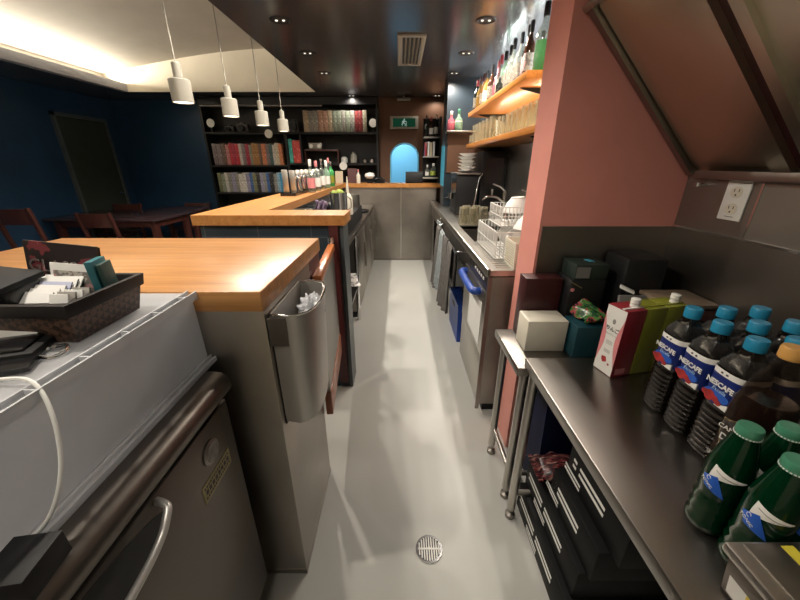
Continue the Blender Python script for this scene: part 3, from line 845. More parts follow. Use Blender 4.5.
def bag(u,v):
    a = 2*PI*v; puff = math.sin(PI*u)**.45
    return (.535+.16*u, .966+.060*math.cos(a)*(.82+.18*puff)+.004*math.sin(17*u), .303+.037*math.sin(a)*puff+.004*math.sin(11*u+5*a)*puff)
build('film', MB().sheet(bag, 22, 26, .001), P['striped_red'], t)
build('sealed_edge', MB().box(.518,.537,.905,1.027,.3015,.3035), P['striped_red'], t)

# ------------------------------------------------------------------ packed coffee bottles
def nescafe(loc, label):
    x, y, z = loc
    t = thing('coffee_bottle', label, 'bottle', loc, 'black coffee bottles on the work table')
    r = .0385
    low = [(r*.86,0),(r,.008)]
    zz = .014
    for k in range(8):
        low += [(r,zz),(r*.955,zz+.005),(r,zz+.010)]; zz += .0135
    prof = low + [(r*.98,.128),(r*.96,.132),(r*.98,.136),(r,.14),(r,.225),(r*.90,.240),(r*.55,.262),(.0165,.275),(.0155,.284)]
    build('bottle_body', MB().lathe([(a,z+b) for a,b in prof], (x,y,0), 32, sq=.62), P['coffee'], t)
    build('shoulder_film', MB().lathe([(r*1.02,z+.212),(r*.94,z+.240),(r*.60,z+.262)], (x,y,0), 32, sq=.6, caps=False), P['film'], t)
    build('cap', MB().lathe([(.0165,z+.278),(.0185,z+.280),(.0188,z+.302),(.017,z+.3055),(0,z+.306)], (x,y,0), 24), P['cap_blue'], t)
    q = r*1.022
    lb = build('label', MB().lathe([(q,z+.142),(q,z+.212)], (x,y,0), 32, caps=False, sq=.64), P['label_navy'], t)
    build('label_band', MB().lathe([(q,z+.2125),(q*1.0,z+.226)], (x,y,0), 32, caps=False, sq=.64), P['label_white'], t)
    xf = x-r*1.045
    lettering('NESCAFE', .0170, (xf,y,z+.190), (0,-1,0), (0,0,1), P['label_white'], lb, 'brand_lettering', .0005, .92, .0004)
    lettering('Excella', .012, (xf,y-.002,z+.177), (0,-1,0), (0,0,1), M_cache('script', (.35,.5,.75)), lb, 'script_lettering', .0005, 1, 0, .3)
    br = MB()
    for q_,(by,bz,bs) in enumerate(((.024,.157,.0085),(.012,.161,.0085),(.000,.155,.0085),(.014,.150,.0085),(-.010,.150,.007))):
        br.prism([(y+by+bs*1.15*math.cos(2*PI*k/14), z+bz+bs*.85*math.sin(2*PI*k/14)) for k in range(14)], 0, xf-.0003-.0001*q_, xf+.003)
    build('berry_print', br, P['label_red'], lb)
    build('light_print', MB().prism([(y+.030*math.cos(2*PI*k/18), z+.163+.012*math.sin(2*PI*k/18)) for k in range(18)], 0, xf+.0002, xf+.003), P['label_blue'], lb)
    build('lower_trim', MB().prism([(y-.034,z+.142),(y-.002,z+.142),(y-.034,z+.158)], 0, xf-.0001, xf+.003), P['label_white'], lb)
    eyes = MB()
    for dy in (-.006,.006): eyes.prism([(y+dy+.0028*math.cos(2*PI*k/10), z+.219+.002*math.sin(2*PI*k/10)) for k in range(10)], 0, xf-.0002, xf+.003)
    build('band_print', eyes, P['ink'], lb)
    build('film_handle', MB().tube([(x-.030,y+.018*math.cos(PI*k/10),z+.232+.012*math.sin(PI*k/10)) for k in range(11)], .0012, 6), P['frost_edge'], t)
    return t
_mc = {}
def M_cache(n, c):
    if n not in _mc: _mc[n] = M_plain(n, c, .5)
    return _mc[n]
nb = None
where = {(0,0):'farthest in the front row, beside the olive cartons',(0,1):'middle of the row facing the aisle',(0,2):'nearest of the row facing the aisle, behind the amber bottle',
 (1,0):'farthest in the middle row',(1,1):'centre of the pack',(1,2):'nearest in the middle row',(2,0):'farthest in the row by the wall',(2,1):'second in the row by the wall'}
for (i,j),wh in where.items():
    p = (.742+.0845*i, .773-.081*j, .76); lab = 'turquoise capped black coffee bottle, '+wh
    if nb is None: nb = nescafe(p, lab)
    else: copy_thing(nb, p, lab)

# large amber ginger ale bottle
x, y, z = .712,.527,.76
t = thing('ginger_ale_bottle', 'large dark amber ginger ale bottle with golden cap beside the coffee bottles', 'bottle', (x,y,z))
r = .047
prof = [(r*.85,0),(r,.012),(r*.97,.05),(r,.07),(r,.175),(r*.96,.205),(r*.74,.252),(r*.44,.287),(.016,.302),(.0145,.320)]
build('bottle_body', MB().lathe([(a,z+b) for a,b in prof], (x,y,0), 36), M_glass('clear amber tinted bottle', (.80,.72,.64), .12, .05, (.03,.022,.018)), t)
build('contents', MB().lathe([(r*.82,z+.003),(r*.965,z+.013),(r*.935,z+.05),(r*.965,z+.07),(r*.965,z+.175),(r*.925,z+.20),(r*.82,z+.222)], (x,y,0), 36), P['cola'], t)
build('cap', MB().lathe([(.0155,z+.310),(.0175,z+.312),(.0175,z+.332),(.016,z+.335),(0,z+.335)], (x,y,0), 24), P['cap_orange'], t)
def around(prof_r, a0, zlo, zhi, x, y, n=10, da=.5, off=.001):
    m = MB(); vs = []
    for k in range(n+1):
        a = a0-da+2*da*k/n
        for zz in (zlo,zhi): vs.append((x+(prof_r+off)*math.cos(a), y+(prof_r+off)*math.sin(a), zz))
    return m.add(vs, [(2*k,2*k+2,2*k+3,2*k+1) for k in range(n)], True)
a0 = PI+.22
cx_, cy_ = math.cos(a0), math.sin(a0)
def shield(w, h, off):
    m = MB(); pts = [(-1,.75),(-.55,.85),(0,1.1),(.55,.85),(1,.75),(.92,-.1),(.6,-.65),(0,-1.1),(-.6,-.65),(-.92,-.1)]
    vs = [(0,0)]+pts; out = []
    for px,pz in vs:
        a = a0+px*w/r; out.append((x+(r+off)*math.cos(a), y+(r+off)*math.sin(a), z+.128+pz*h))
    return m.add(out, [(0,i,i%10+1) for i in range(1,11)], True)
sh = build('shield_rim', shield(.034,.040,.0006), M_cache('old gold', (.30,.22,.09)), t)
build('shield_label', shield(.0315,.0372,.0012), P['ink'], t)
right = (cy_*-1*-1, -cx_*-1*1, 0)
right = (-cy_*1.0, cx_*1.0, 0)
for s_, dz, sz in (('CANADA',.018,.0135),('DRY',-.004,.021)):
    lettering(s_, sz, (x+(r+.0042)*cx_, y+(r+.0042)*cy_, z+.128+dz), right, (0,0,1), P['label_white'], t, 'shield_lettering', .0004)
lettering('GINGER ALE', .0105, (x+(r+.0042)*cx_, y+(r+.0042)*cy_, z+.075), right, (0,0,1), P['label_white'], t, 'flavour_lettering', .0004)
build('red_dot', MB().lathe([(0,0),(.007,0),(.007,.001),(0,.001)], (x+(r+.0035)*math.cos(a0+.5), y+(r+.0035)*math.sin(a0+.5), z+.146), 16, m=Matrix.Rotation(a0+.5,4,'Z') @ Matrix.Rotation(PI/2,4,'Y')), P['label_red'], t)

# green tonic bottles
def tonic(loc, label):
    x, y, z = loc
    t = thing('tonic_bottle', label, 'bottle', loc, 'green tonic bottles on the work table')
    r = .0335
    prof = [(r*.80,0),(r*.97,.008),(r,.02),(r*.88,.031),(r,.043),(r*.88,.054),(r,.066),(r*.88,.077),(r*.97,.088),(r*.97,.138),(r*.88,.164),(r*.66,.196),(.0172,.217)]
    build('bottle_body', MB().lathe([(a,z+b) for a,b in prof], (x,y,0), 32), P['green_glass'], t)
    cp = [(.0165,z+.198)]
    build('cap', MB().lathe([(.0172,z+.216),(.0178,z+.2175),(.0178,z+.231),(.0165,z+.2345),(0,z+.235)], (x,y,0), 28), P['cap_green'], t)
    beads = MB()
    for k in range(26):
        a = 2*PI*k/26; beads.obox((x+.0178*math.cos(a), y+.0178*math.sin(a), z+.2185), (.0012,.0026,.0022), a)
    build('tamper_ring', beads, P['label_white'], t)
    ac = PI+.42
    def wrap(pts, off):
        vs = [(0,0)] if False else []
        for px,pz in pts:
            a = ac+px/r
            zz = pz
            rr = r*.97 if zz < .138 else r*.97-(r*.11)*(zz-.138)/.022
            vs.append((x+(rr+off)*math.cos(a), y+(rr+off)*math.sin(a), z+zz))
        return vs
    def patch(edges, off):
        """edges: list of (px, zlow, zhigh)"""
        m = MB(); lo = wrap([(a,b) for a,b,c in edges], off); hi = wrap([(a,c) for a,b,c in edges], off); n = len(edges)
        return m.add(lo+hi, [(i,i+1,n+i+1,n+i) for i in range(n-1)], True)
    def quad(c00, c10, c11, c01, off, bow=0):
        m = MB(); vs = []; NU, NV = 10, 6
        for i in range(NU+1):
            for j in range(NV+1):
                u, v = i/NU, j/NV
                px = (1-u)*(1-v)*c00[0]+u*(1-v)*c10[0]+u*v*c11[0]+(1-u)*v*c01[0]
                pz = (1-u)*(1-v)*c00[1]+u*(1-v)*c10[1]+u*v*c11[1]+(1-u)*v*c01[1] - bow*v*math.sin(PI*u)
                vs.append((px, .116+pz))
        w = wrap(vs, off)
        return m.add(w, [(i*(NV+1)+j,(i+1)*(NV+1)+j,(i+1)*(NV+1)+j+1,i*(NV+1)+j+1) for i in range(NU) for j in range(NV)], True)
    w_ = build('white_label', quad((-.014,.008),(.036,.0225),(.037,.0245),(-.012,.037), .0010, .002), P['label_white'], t)
    b_ = build('blue_label', quad((-.015,-.013),(.017,-.022),(-.001,.017),(-.023,.006), .0014), P['label_blue'], t)
    build('label_print', MB().tube(wrap([(-.007+.038*k/10, .116+.0275-.0065*(k/10)-.0025*math.sin(PI*k/10)) for k in range(11)], .0012), .0007, 6), P['grey_ink'], w_)
    a = ac-.012/r; rr = r*.97+.0022
    lettering('TONIC', .0075, (x+rr*math.cos(a), y+rr*math.sin(a), z+.111), (math.sin(a)*-1,math.cos(a),-.45), (0,0,1), P['label_white'], b_, 'tonic_lettering', .0003)
    build('swirl_print', MB().tube([(x+(rr-.0008)*math.cos(a+.09*math.cos(q)),y+(rr-.0008)*math.sin(a+.09*math.cos(q)),z+.1215+.004*math.sin(q)) for q in [k*2*PI/16 for k in range(14)]], .0006, 6), P['label_white'], b_)
    return t
tb = tonic((.586,.438,.76), 'green tonic bottle nearest the table edge')
copy_thing(tb, (.654,.4365,.76), 'green tonic bottle in front of the golden capped amber bottle')
copy_thing(tb, (.591,.369,.76), 'green tonic bottle standing closest behind the grey steel pan')
copy_thing(tb, (.658,.368,.76), 'green tonic bottle farthest right behind the grey steel pan')

# steel pan with lid in the corner of the foreground
t = thing('steel_pan', 'grey steel food pan with lid and warning stickers on the table corner', 'pan', (.66,.22,.76))
build('pan_body', MB().prism([(.520,.762),(.86,.762),(.875,.852),(.503,.852)], 1, .03, .328), P['steel_fridge'], t, .006)
lid = build('lid', MB().box(.490,.885,.015,.334,.853,.871), P['steel'], t, .006)
build('lid_panel', MB().box(.515,.86,.04,.328,.871,.8735), P['steel_dark'], t, .001)
build('lid_sticker', MB().box(.566,.584,.24,.324,.8735,.8742), P['yellow'], t)
def side_x(z): return .520-(.017/.09)*(z-.762)
st = MB().add([(side_x(.772)-.0006,0.2680,.772),(side_x(.772)-.0006,0.3200,.772),(side_x(.812)-.0006,0.3200,.812),(side_x(.812)-.0006,0.2680,.812)], [(0,1,2,3)])
build('warning_sticker', st, P['label_white'], t)
st = MB().add([(side_x(.772)-.0009,0.2680,.772),(side_x(.772)-.0009,0.2930,.772),(side_x(.812)-.0009,0.2930,.812),(side_x(.812)-.0009,0.2680,.812)], [(0,1,2,3)])
build('yellow_half', st, P['yellow'], t)
st = MB().add([(side_x(.786)-.0012,0.2725,.786),(side_x(.786)-.0012,0.2895,.786),(side_x(.804)-.0012,0.2810,.804)], [(0,1,2)])
build('warning_triangle', st, P['ink'], t)
st = MB()
for zz in (.776,.781): st.add([(side_x(zz)-.0012,0.2730,zz),(side_x(zz)-.0012,0.2880,zz),(side_x(zz+.002)-.0012,0.2880,zz+.002),(side_x(zz+.002)-.0012,0.2730,zz+.002)], [(0,1,2,3)])
build('warning_lines', st, P['ink'], t)
st = MB().add([(side_x(.815)-.0006,0.1780,.815),(side_x(.815)-.0006,0.2530,.815),(side_x(.838)-.0006,0.2530,.838),(side_x(.838)-.0006,0.1780,.838)], [(0,1,2,3)])
build('red_sticker', st, P['label_red'], t)

# ------------------------------------------------------------------ juice cartons
def carton(c, rz, side, front, label, first, cap=True):
    x, y, z = c; w = .073; h = .232
    t = thing('juice_carton', label, 'carton', c)
    R = Matrix.Translation(c) @ Matrix.Rotation(rz,4,'Z')
    body = build('carton_body', MB().box(-w/2,w/2,-w/2,w/2,0,h,R), side, t, .0012)
    fm = MB(); e = -w/2-.0006
    def fpatch(pts, mat, name, off=0, par=None):
        m = MB(); m.add([R @ Vector((e-off,a,b)) for a,b in pts], [tuple(range(len(pts)))]); return build(name, m, mat, par or body)
    hw = w/2-.0012
    if first:
        fpatch([(hw,.002),(hw,h-.002),(-hw,h-.002),(-hw,.002)], P['label_white'], 'front_print')
        for s in (1,-1):
            fpatch([(s*hw,.03)]+[(s*(hw-.017*math.sin(PI*k/12)**1.3), .03+.175*k/12) for k in range(1,12)]+[(s*hw,.205)], P['pink_card'], 'pink_print', .0004)
        rt = R.to_3x3() @ Vector((0,-1,0))
        lettering('りんご', .0165, R @ Vector((e-.0009,0,.156)), rt, (0,0,1), P['ink'], body, 'title_lettering', .0003, 1, .0002)
        lettering('りんごジュース', .0060, R @ Vector((e-.0009,0,.138)), rt, (0,0,1), P['grey_ink'], body, 'subtitle_lettering', .0003)
        fpatch([(.006*math.cos(2*PI*k/12), .183+.009*math.sin(2*PI*k/12)) for k in range(12)], P['grey_ink'], 'crest_print', .0004)
        for zz in (.114,.109,.104,.082,.078,.074): fpatch([(.012,zz),(.012,zz+.0018),(-.012,zz+.0018),(-.012,zz)], P['grey_ink'], 'text_line', .0004)
        fpatch([(.004+.010*math.cos(2*PI*k/9)*(1+.25*(k%2)), .048+.010*math.sin(2*PI*k/9)*(1+.25*(k%2))) for k in range(9)], P['label_red'], 'fruit_print', .0004)
        fpatch([(-.016+.004*math.cos(2*PI*k/8), .037+.004*math.sin(2*PI*k/8)) for k in range(8)], P['label_red'], 'berry_print', .0004)
        m = MB(); m.add([R @ Vector((a,-w/2-.0006,b)) for a,b in [(-.026,.008),(.012,.008),(.012,.03),(-.026,.03)]], [(0,1,2,3)])
        build('barcode_panel', m, P['pink_card'], body)
    p = R @ Vector((.017,-.006,h))
    cp = MB().lathe([(.013,h),(.013,h+.010),(.0105,h+.010)], (p.x,p.y,z), 24).lathe([(.0125,h+.012),(.0135,h+.013),(.0135,h+.026),(.0115,h+.0275),(0,h+.0275)], (p.x,p.y,z), 24)
    if cap: build('screw_cap', cp, P['white'], t)
    sm = MB().box(-w/2,w/2,-.0035,.0035,h,h+.003,R @ Matrix.Translation((0,-.018,0)))
    build('top_seam', sm, P['label_white'] if first else side, t)
    return t
carton((.706,.9525,.76), .24, P['red_card'], 0, 'crimson and white apple drink carton at the aisle end of the cartons', True)
carton((.781,.971,.76), .24, P['green_card'], 0, 'olive green carton touching the crimson and white carton', False, False)
carton((.856,.989,.76), .24, P['green_card'], 0, 'olive green carton nearest the wall behind the coffee bottles', False)

# boxes on the short table
def cardbox(name, label, x0,x1,y0,y1,z0,z1, mat, bev=.003, lid=None):
    t = thing(name, label, 'box', ((x0+x1)/2,(y0+y1)/2,z0))
    build('box_body', MB().box(x0,x1,y0,y1,z0,z1 if lid is None else z1-lid), mat, t, bev)
    if lid: build('box_lid', MB().box(x0-.003,x1+.003,y0-.003,y1+.003,z1-lid,z1), mat, t, bev)
    return t
cardbox('card_box', 'plain cream white cube box on the short steel table', .492,.648,1.155,1.262,.71,.842, P['cream_plastic'], .004)
cardbox('gift_box', 'large dark maroon box against the steel splash panel', .507,.655,1.272,1.350,.71,.975, P['maroon'], .003)
cardbox('card_box', 'dark teal box right of the cream cube', .655,.775,1.105,1.215,.71,.842, P['teal_box'], .006)
t = cardbox('storage_case', 'black case with a pink dot behind the teal box', .662,.800,1.225,1.345,.71,.985, P['black'], .006)
build('pink_dot', MB().lathe([(0,0),(.008,0),(.008,.002),(0,.002)], (.672,1.2255,.945), 14, m=Matrix.Rotation(PI/2,4,'X')), P['pink_card'], t)
build('latch', MB().obox((.685,1.2235,.965),(.05,.003,.004),0,0,.5), P['steel'], t)
t = thing('small_case', 'small dark green topped box lying on the black case', 'box', (.735,1.27,.985))
build('box_body', MB().box(.672,.798,1.228,1.340,.985,1.045), M_cache('very dark green card', (.012,.022,.018)), t, .003)
build('end_label', MB().box(.676,.728,1.2265,1.228,.992,1.035), P['grey_card'], t)
build('top_print', MB().obox((.75,1.29,1.0458),(.02,.035,.0012),.2), P['turquoise'], t)
t = thing('snack_pack', 'glossy printed snack pack lying on the teal box behind the crimson carton', 'pack', (.74,1.16,.842))
build('film', MB().sheet(lambda u,v: (.685+.088*u+.01*math.sin(5*v), 1.112+.10*v, .853+.055*math.sin(PI*u)**.6*(.25+.75*v)+.005*math.sin(13*u+8*v)), 16, 14, .010), P['foil'], t)
cardbox('storage_case', 'tall black box with grey card leaning on it by the right wall', .845,1.0,1.20,1.345,.71,1.075, P['black'], .01)
o = build('grey_card', MB().obox((.868,1.135,.835),(.115,.012,.242),0,-.18), P['grey_card'], None, .002); 
o.location.z = .7101; tag(o, 'grey upright card panel behind the crimson carton cap', 'card')
t = thing('paper_tag', 'white folded paper tag lying on the grey card by the black box', 'tag', (.85,1.165,.955))
build('tag', MB().obox((.845,1.17,.968),(.05,.030,.008),-.5,0,.35), P['white'], t, .001)
build('tag_stem', MB().box(.845,.852,1.165,1.172,.71,.962), P['soft_black'], t)
t = thing('tray_stack', 'dark stack of trays with wooden top by the right wall', 'tray', (1.0,1.14,.71))
for k in range(5):
    build('tray', MB().box(.915+.004*(k%2),1.085,1.045,1.19,.711+.046*k,.711+.046*k+.040), P['soft_black'] if k%2 else P['chair_wood'], t, .004)
build('wooden_lid', MB().box(.91,1.085,1.04,1.195,.942,.958), M_cache('tan worn wood', (.17,.125,.085)), t, .003)

# ------------------------------------------------------------------ hood, outlet, hook
t = thing('range_hood', 'big sloped steel extractor hood over the work tables', 'hood', (.85,.3,1.37))
sx0, sz0, sx1, sz1 = WR-.002, 1.375, .607, 1.885
build('hood_shell', MB().prism([(sx0,sz0),(sx1,sz1),(sx1,CZ-.005),(sx0,CZ-.005)], 1, -1.0, 1.352), P['hood'], t)
dl = math.hypot(sx1-sx0, sz1-sz0); dxs, dzs = (sx1-sx0)/dl, (sz1-sz0)/dl; nx, nz = dzs*-1, dxs
if nz > 0: nx, nz = -nx, -nz
def slope(s0, s1, t0, t1): # outline on the slope from distance s0 to s1, thickness t0..t1 below it
    q = []
    for s, tt in ((s0,t0),(s1,t0),(s1,t1),(s0,t1)): q.append((sx0+dxs*s+nx*tt, sz0+dzs*s+nz*tt))
    return q
build('end_rail', MB().prism(slope(0,dl,0,.022), 1, 1.325, 1.352), P['steel_dark'], t, .002)
build('filter_panel', MB().prism(slope(.03,dl-.03,.0,.006), 1, 1.035, 1.318), P['hood'], t, .002)
build('filter_panel', MB().prism(slope(.03,dl-.03,.0,.006), 1, .60, .92), P['hood'], t, .002)
build('cross_beam', MB().prism(slope(0,dl,0,.020), 1, .978, 1.032), P['hood'], t, .002)
build('cross_beam', MB().prism(slope(0,dl,0,.020), 1, .905, .935), P['hood'], t, .002)
build('gap_liner', MB().prism(slope(.02,dl,-.001,.001), 1, .935, .978), P['maroon'], t)
build('front_lip', MB().prism(slope(dl-.02,dl,0,.03), 1, -.98, 1.352), P['steel'], t, .003)
build('drip_gutter', MB().prism([(1.096,1.345),(1.068,1.352),(1.068,1.378),(1.074,1.378),(1.076,1.360),(1.096,1.353)], 1, -1.0, 1.30), P['steel_dark'], t, .001)
t = thing('power_outlet', 'white double socket outlet on the grey wall panel under the hood', 'outlet', (1.094,1.135,1.226))
build('cover_plate', MB().box(1.090,1.096,1.094,1.177,1.227,1.352), P['white'], t, .002)
for zc in (1.315,1.262):
    s_ = build('socket', MB().prism([(1.1355+.021*math.cos(2*PI*k/20), zc+.018*math.sin(2*PI*k/20)) for k in range(20)], 0, 1.0885,1.090), P['cream_plastic'], t)
    build('slots', MB().box(1.088,1.0886,1.126,1.1285,zc+.001,zc+.010).box(1.088,1.0886,1.142,1.1445,zc+.001,zc+.010).box(1.088,1.0886,1.133,1.138,zc-.011,zc-.006), P['ink'], s_)
build('plate_text', MB().box(1.0895,1.0901,1.120,1.150,1.237,1.2395), P['grey_ink'], t)
t = thing('wall_hook', 'small steel hook on the wall panel left of the outlet', 'hook', (1.09,1.264,1.318))
build('hook_stem', MB().cyl((1.07,1.264,1.332),.006,.026,12,0), P['chrome'], t)
build('hook_knob', MB().cyl((1.062,1.264,1.326),.009,.012,14), P['chrome'], t)

# ------------------------------------------------------------------ bar side: sink counter and dishwasher
t = thing('sink_counter', 'long steel sink counter along the right side of the bar', 'counter', (.78,3.2,0))
top = MB()
yz = [(1.632,2.30),(2.30,2.95),(2.95,4.42)]
top.box(.447,1.088,1.632,2.32,.868,.898).box(.447,.52,2.32,2.98,.868,.898).box(.97,1.088,2.32,2.98,.868,.898).box(.447,1.088,2.98,4.41,.868,.898)
top.box(.447,.54,4.41,5.06,.868,.898)
build('counter_top', top, P['steel_sink'], t)
build('front_rim', MB().box(.443,.462,1.632,5.06,.862,.906), P['steel_sink'], t, .003)
bs = MB().box(.515,.52,2.32,2.98,.70,.89).box(.97,.975,2.32,2.98,.70,.89).box(.515,.975,2.315,2.32,.70,.89).box(.515,.975,2.98,2.985,.70,.89).box(.515,.975,2.315,2.985,.695,.70)
build('basin', bs, P['steel_y'], t)
build('under_cabinet', MB().box(.57,1.085,2.30,4.40,.06,.69), P['black'], t)
build('apron', MB().box(.468,.475,2.26,5.06,.70,.868), P['steel_dark'], t)
for y in (2.95,4.38,5.02): build('leg', MB().cyl((.50,y,0),.018,.868,12), P['steel'], t)
gr = MB()
for k in range(14): gr.box(.50,1.03,1.68+.042*k,1.688+.042*k,.898,.9005)
build('drain_ribs', gr, P['steel_sink'], t)

t = thing('dishwasher', 'undercounter steel dishwasher with blue handle below the drying rack', 'dishwasher', (.76,1.95,0))
build('cabinet', MB().box(.475,1.085,1.636,2.235,.06,.862), P['steel_dark'], t, .003)
build('control_panel', MB().box(.455,.478,1.640,2.232,.775,.858), P['steel_fridge'], t, .002)
dd = build('door', MB().box(.452,.478,1.640,2.232,.395,.768), P['steel'], t, .003)
build('lower_panel', MB().box(.455,.478,1.640,2.232,.075,.388), P['steel'], t, .003)
build('corner_trim', MB().box(.452,.474,1.630,1.640,.03,.862), P['steel_dark'], t)
hp = spline([(.452,2.16,.735),(.415,2.15,.735),(.408,2.0,.735),(.408,1.86,.735),(.415,1.78,.735),(.452,1.77,.735)], 6)
build('handle', MB().tube(hp, .022, 10), P['blue'], t)
bt = MB()
for k in range(5): bt.box(.452,.4555,1.72+.05*k,1.745+.05*k,.818,.832)
build('buttons', bt, P['label_white'], t)
build('display', MB().box(.453,.4555,2.0,2.12,.808,.84), P['black'], t)
build('base_feet', MB().box(.50,1.06,1.66,2.21,0,.06), P['black'], t)
o = build('notice_sheet', MB().box(.4495,.4515,1.70,2.02,.43,.69), P['paper'], None); tag(o, 'white notice sheet taped on the dishwasher door', 'sheet')

# drying rack, dishes, glasses
t = thing('dish_rack', 'white wire drying rack at the near end of the sink counter', 'rack', (.66,2.05,.898))
x0,x1,y0,y1,z0,z1 = .535,.80,1.84,2.30,.905,1.05
wr = MB()
def wire(p, r=.0034): wr.tube(p, r, 6)
for zz in (z0, (z0+z1)/2, z1):
    wire([(x0,y0,zz),(x1,y0,zz),(x1,y1,zz),(x0,y1,zz),(x0,y0,zz)], .003)
n = 12
for k in range(n+1):
    xx = x0+(x1-x0)*k/n; wire([(xx,y0,z1),(xx,y0,z0),(xx,y1,z0),(xx,y1,z1)])
for k in range(1,17):
    yy = y0+(y1-y0)*k/17; wire([(x0,yy,z1),(x0,yy,z0),(x1,yy,z0),(x1,yy,z1)])
build('wire_frame', wr, P['white'], t)
tall = MB(); a0_,a1_,b0_,b1_,c0_,c1_ = .60,.86,2.02,2.29,1.055,1.165
def wire2(p, r=.003): tall.tube(p, r, 6)
for zz in (c0_,(c0_+c1_)/2,c1_): wire2([(a0_,b0_,zz),(a1_,b0_,zz),(a1_,b1_,zz),(a0_,b1_,zz),(a0_,b0_,zz)])
for k in range(13):
    xx = a0_+(a1_-a0_)*k/12; wire2([(xx,b0_,c1_),(xx,b0_,c0_),(xx,b1_,c0_),(xx,b1_,c1_)])
for k in range(1,10):
    yy = b0_+(b1_-b0_)*k/10; wire2([(a0_,yy,c1_),(a0_,yy,c0_),(a1_,yy,c0_),(a1_,yy,c1_)])
build('upper_basket', tall, P['white'], t)
ft_ = MB()
for a in (x0+.02,x1-.02):
    for b_ in (y0+.02,y1-.02): ft_.cyl((a,b_,.9),.006,.008,8)
build('feet', ft_, P['white'], t)
def bowl(c, r, h, tilt, label, group=None):
    t = thing('dish_bowl', label, 'bowl', c, group)
    m = Matrix.Rotation(tilt,4,'Y')
    prof = [(r*.45,0),(r*.45,h*.06),(r*.75,h*.4),(r*.97,h*.92),(r,h),(r*.95,h),(r*.7,h*.45),(r*.35,h*.16),(0,h*.14)]
    build('bowl_body', MB().lathe(prof, c, 28, m=m), P['white'], t); return t
bowl((.73,1.94,1.125), .075, .07, PI, 'white bowl upside down on top of the drying rack')
bowl((.73,2.16,1.21), .09, .085, PI*.97, 'smaller white bowl upside down at the back of the drying rack')
bowl((.66,1.95,.92), .075, .07, .5, 'white bowl tilted inside the wire drying rack')
for i in range(4):
    y = 2.02+.055*i
    t = thing('plate', f'white plate standing on edge in the drying rack, {ORD[i]} from the near end', 'plate', (.70,y,.912), 'plates in the drying rack')
    m = Matrix.Rotation(PI/2-.25,4,'X')
    build('plate_body', MB().lathe([(0,.004),(.045,.004),(.062,.012),(.064,.010),(.046,0),(0,0)], (.70,y,.978), 28, m=m), P['white'], t)
t = thing('sieve_box', 'cream perforated plastic box beside the salmon wall', 'box', (.615,1.73,.898))
bx = bwall((.578,.655,1.642,1.80,.899),(.573,.658,1.638,1.805,1.035),.004)
build('box_body', bx, P['cream_plastic'], t)
sl = MB()
for r_ in range(9):
    for k in range(6): sl.box(.5743-.0004*r_*.3,.5775,1.655+.023*k,1.670+.023*k,.915+.0125*r_,.920+.0125*r_)
    for k in range(4): sl.box(.585+.016*k,.596+.016*k,1.6375,1.6415,.915+.0125*r_,.920+.0125*r_)
build('perforation', sl, P['beige_grey'], t)
hg = None
G = 'upturned glasses on the sink counter'
labs = ['clear beer glass upturned on the sink counter nearest the aisle','clear beer glass upturned on the sink counter, middle of the front three','clear beer glass upturned on the sink counter, right of the front three',
        'clear beer glass behind the front three, aisle side','clear beer glass behind the front three, wall side']
for i,(x,y) in enumerate([(.565,3.06),(.655,3.06),(.745,3.06),(.61,3.17),(.70,3.17)]):
    if hg is None:
        hg = thing('drinking_glass', labs[0], 'glass', (x,y,.899), G)
        build('glass_wall', MB().lathe([(.041,.899),(.036,1.045),(.034,1.048),(.033,1.04),(.038,.90)], (x,y,0), 24, caps=False), P['glass'], hg)
        build('glass_base', MB().lathe([(0,1.034),(.033,1.034),(.035,1.046),(0,1.046)], (x,y,0), 24), P['glass'], hg)
    else: copy_thing(hg, (x,y,.899), labs[i])
def faucet(x, y, label):
    t = thing('faucet', label, 'faucet', (x,y,.898))
    build('column', MB().lathe([(.028,.898),(.028,.905),(.018,.915),(.016,1.12),(.019,1.13),(.019,1.165),(0,1.17)], (x,y,0), 18), P['chrome'], t)
    build('spout', MB().tube(spline([(x,y,1.05),(x-.07,y,1.10),(x-.16,y,1.11),(x-.21,y,1.08)], 6), .011), P['chrome'], t)
    build('lever', MB().tube([(x,y,1.16),(x-.05,y,1.20),(x-.12,y,1.225)], .007), P['chrome'], t)
faucet(1.02, 2.60, 'chrome sink faucet nearer the salmon wall')
faucet(1.0, 3.35, 'chrome sink faucet farther along the counter by the coffee machine')
# machines further along
t = thing('coffee_machine', 'black coffee machine with cups on top beside the sink', 'machine', (.70,3.75,.898))
build('body', MB().box(.585,.80,3.62,4.05,.90,1.30), P['black'], t, .008)
build('front_panel', MB().box(.582,.585,3.66,4.0,1.10,1.26), P['gloss_black'], t)
build('top_plate', MB().box(.575,.81,3.60,4.06,1.30,1.315), P['steel_dark'], t, .002)
build('group_head', MB().cyl((.555,3.83,1.05),.03,.06,16), P['chrome'], t)
build('handle', MB().tube([(.55,3.83,1.06),(.49,3.80,1.05)], .012), P['soft_black'], t)
build('steam_wand', MB().tube([(.83,3.60,1.31),(.79,3.57,1.25),(.77,3.56,1.10),(.755,3.56,1.0)], .006), P['chrome'], t)
G = 'stacked white plates on the coffee machine'
for i in range(6):
    t = thing('saucer', f'white plate stacked on the coffee machine, {ORD[i]} from the bottom', 'plate', (.70,3.78,1.315+.032*i), G)
    zz = 1.315+.032*i
    build('plate_body', MB().lathe([(.05,zz),(.055,zz+.004),(.090,zz+.022),(.095,zz+.026),(.09,zz+.027),(.05,zz+.010),(0,zz+.009)], (.70+.012*math.sin(3*i),3.78,0), 28), P['white'], t)
t = thing('dispenser_cabinet', 'tall black dispenser cabinet behind the faucets', 'cabinet', (.95,3.8,.898))
build('body', MB().box(.83,1.085,3.66,4.1,.90,1.52), P['black'], t, .008)
build('panel', MB().box(.86,1.05,3.655,3.66,1.16,1.45), P['gloss_black'], t)
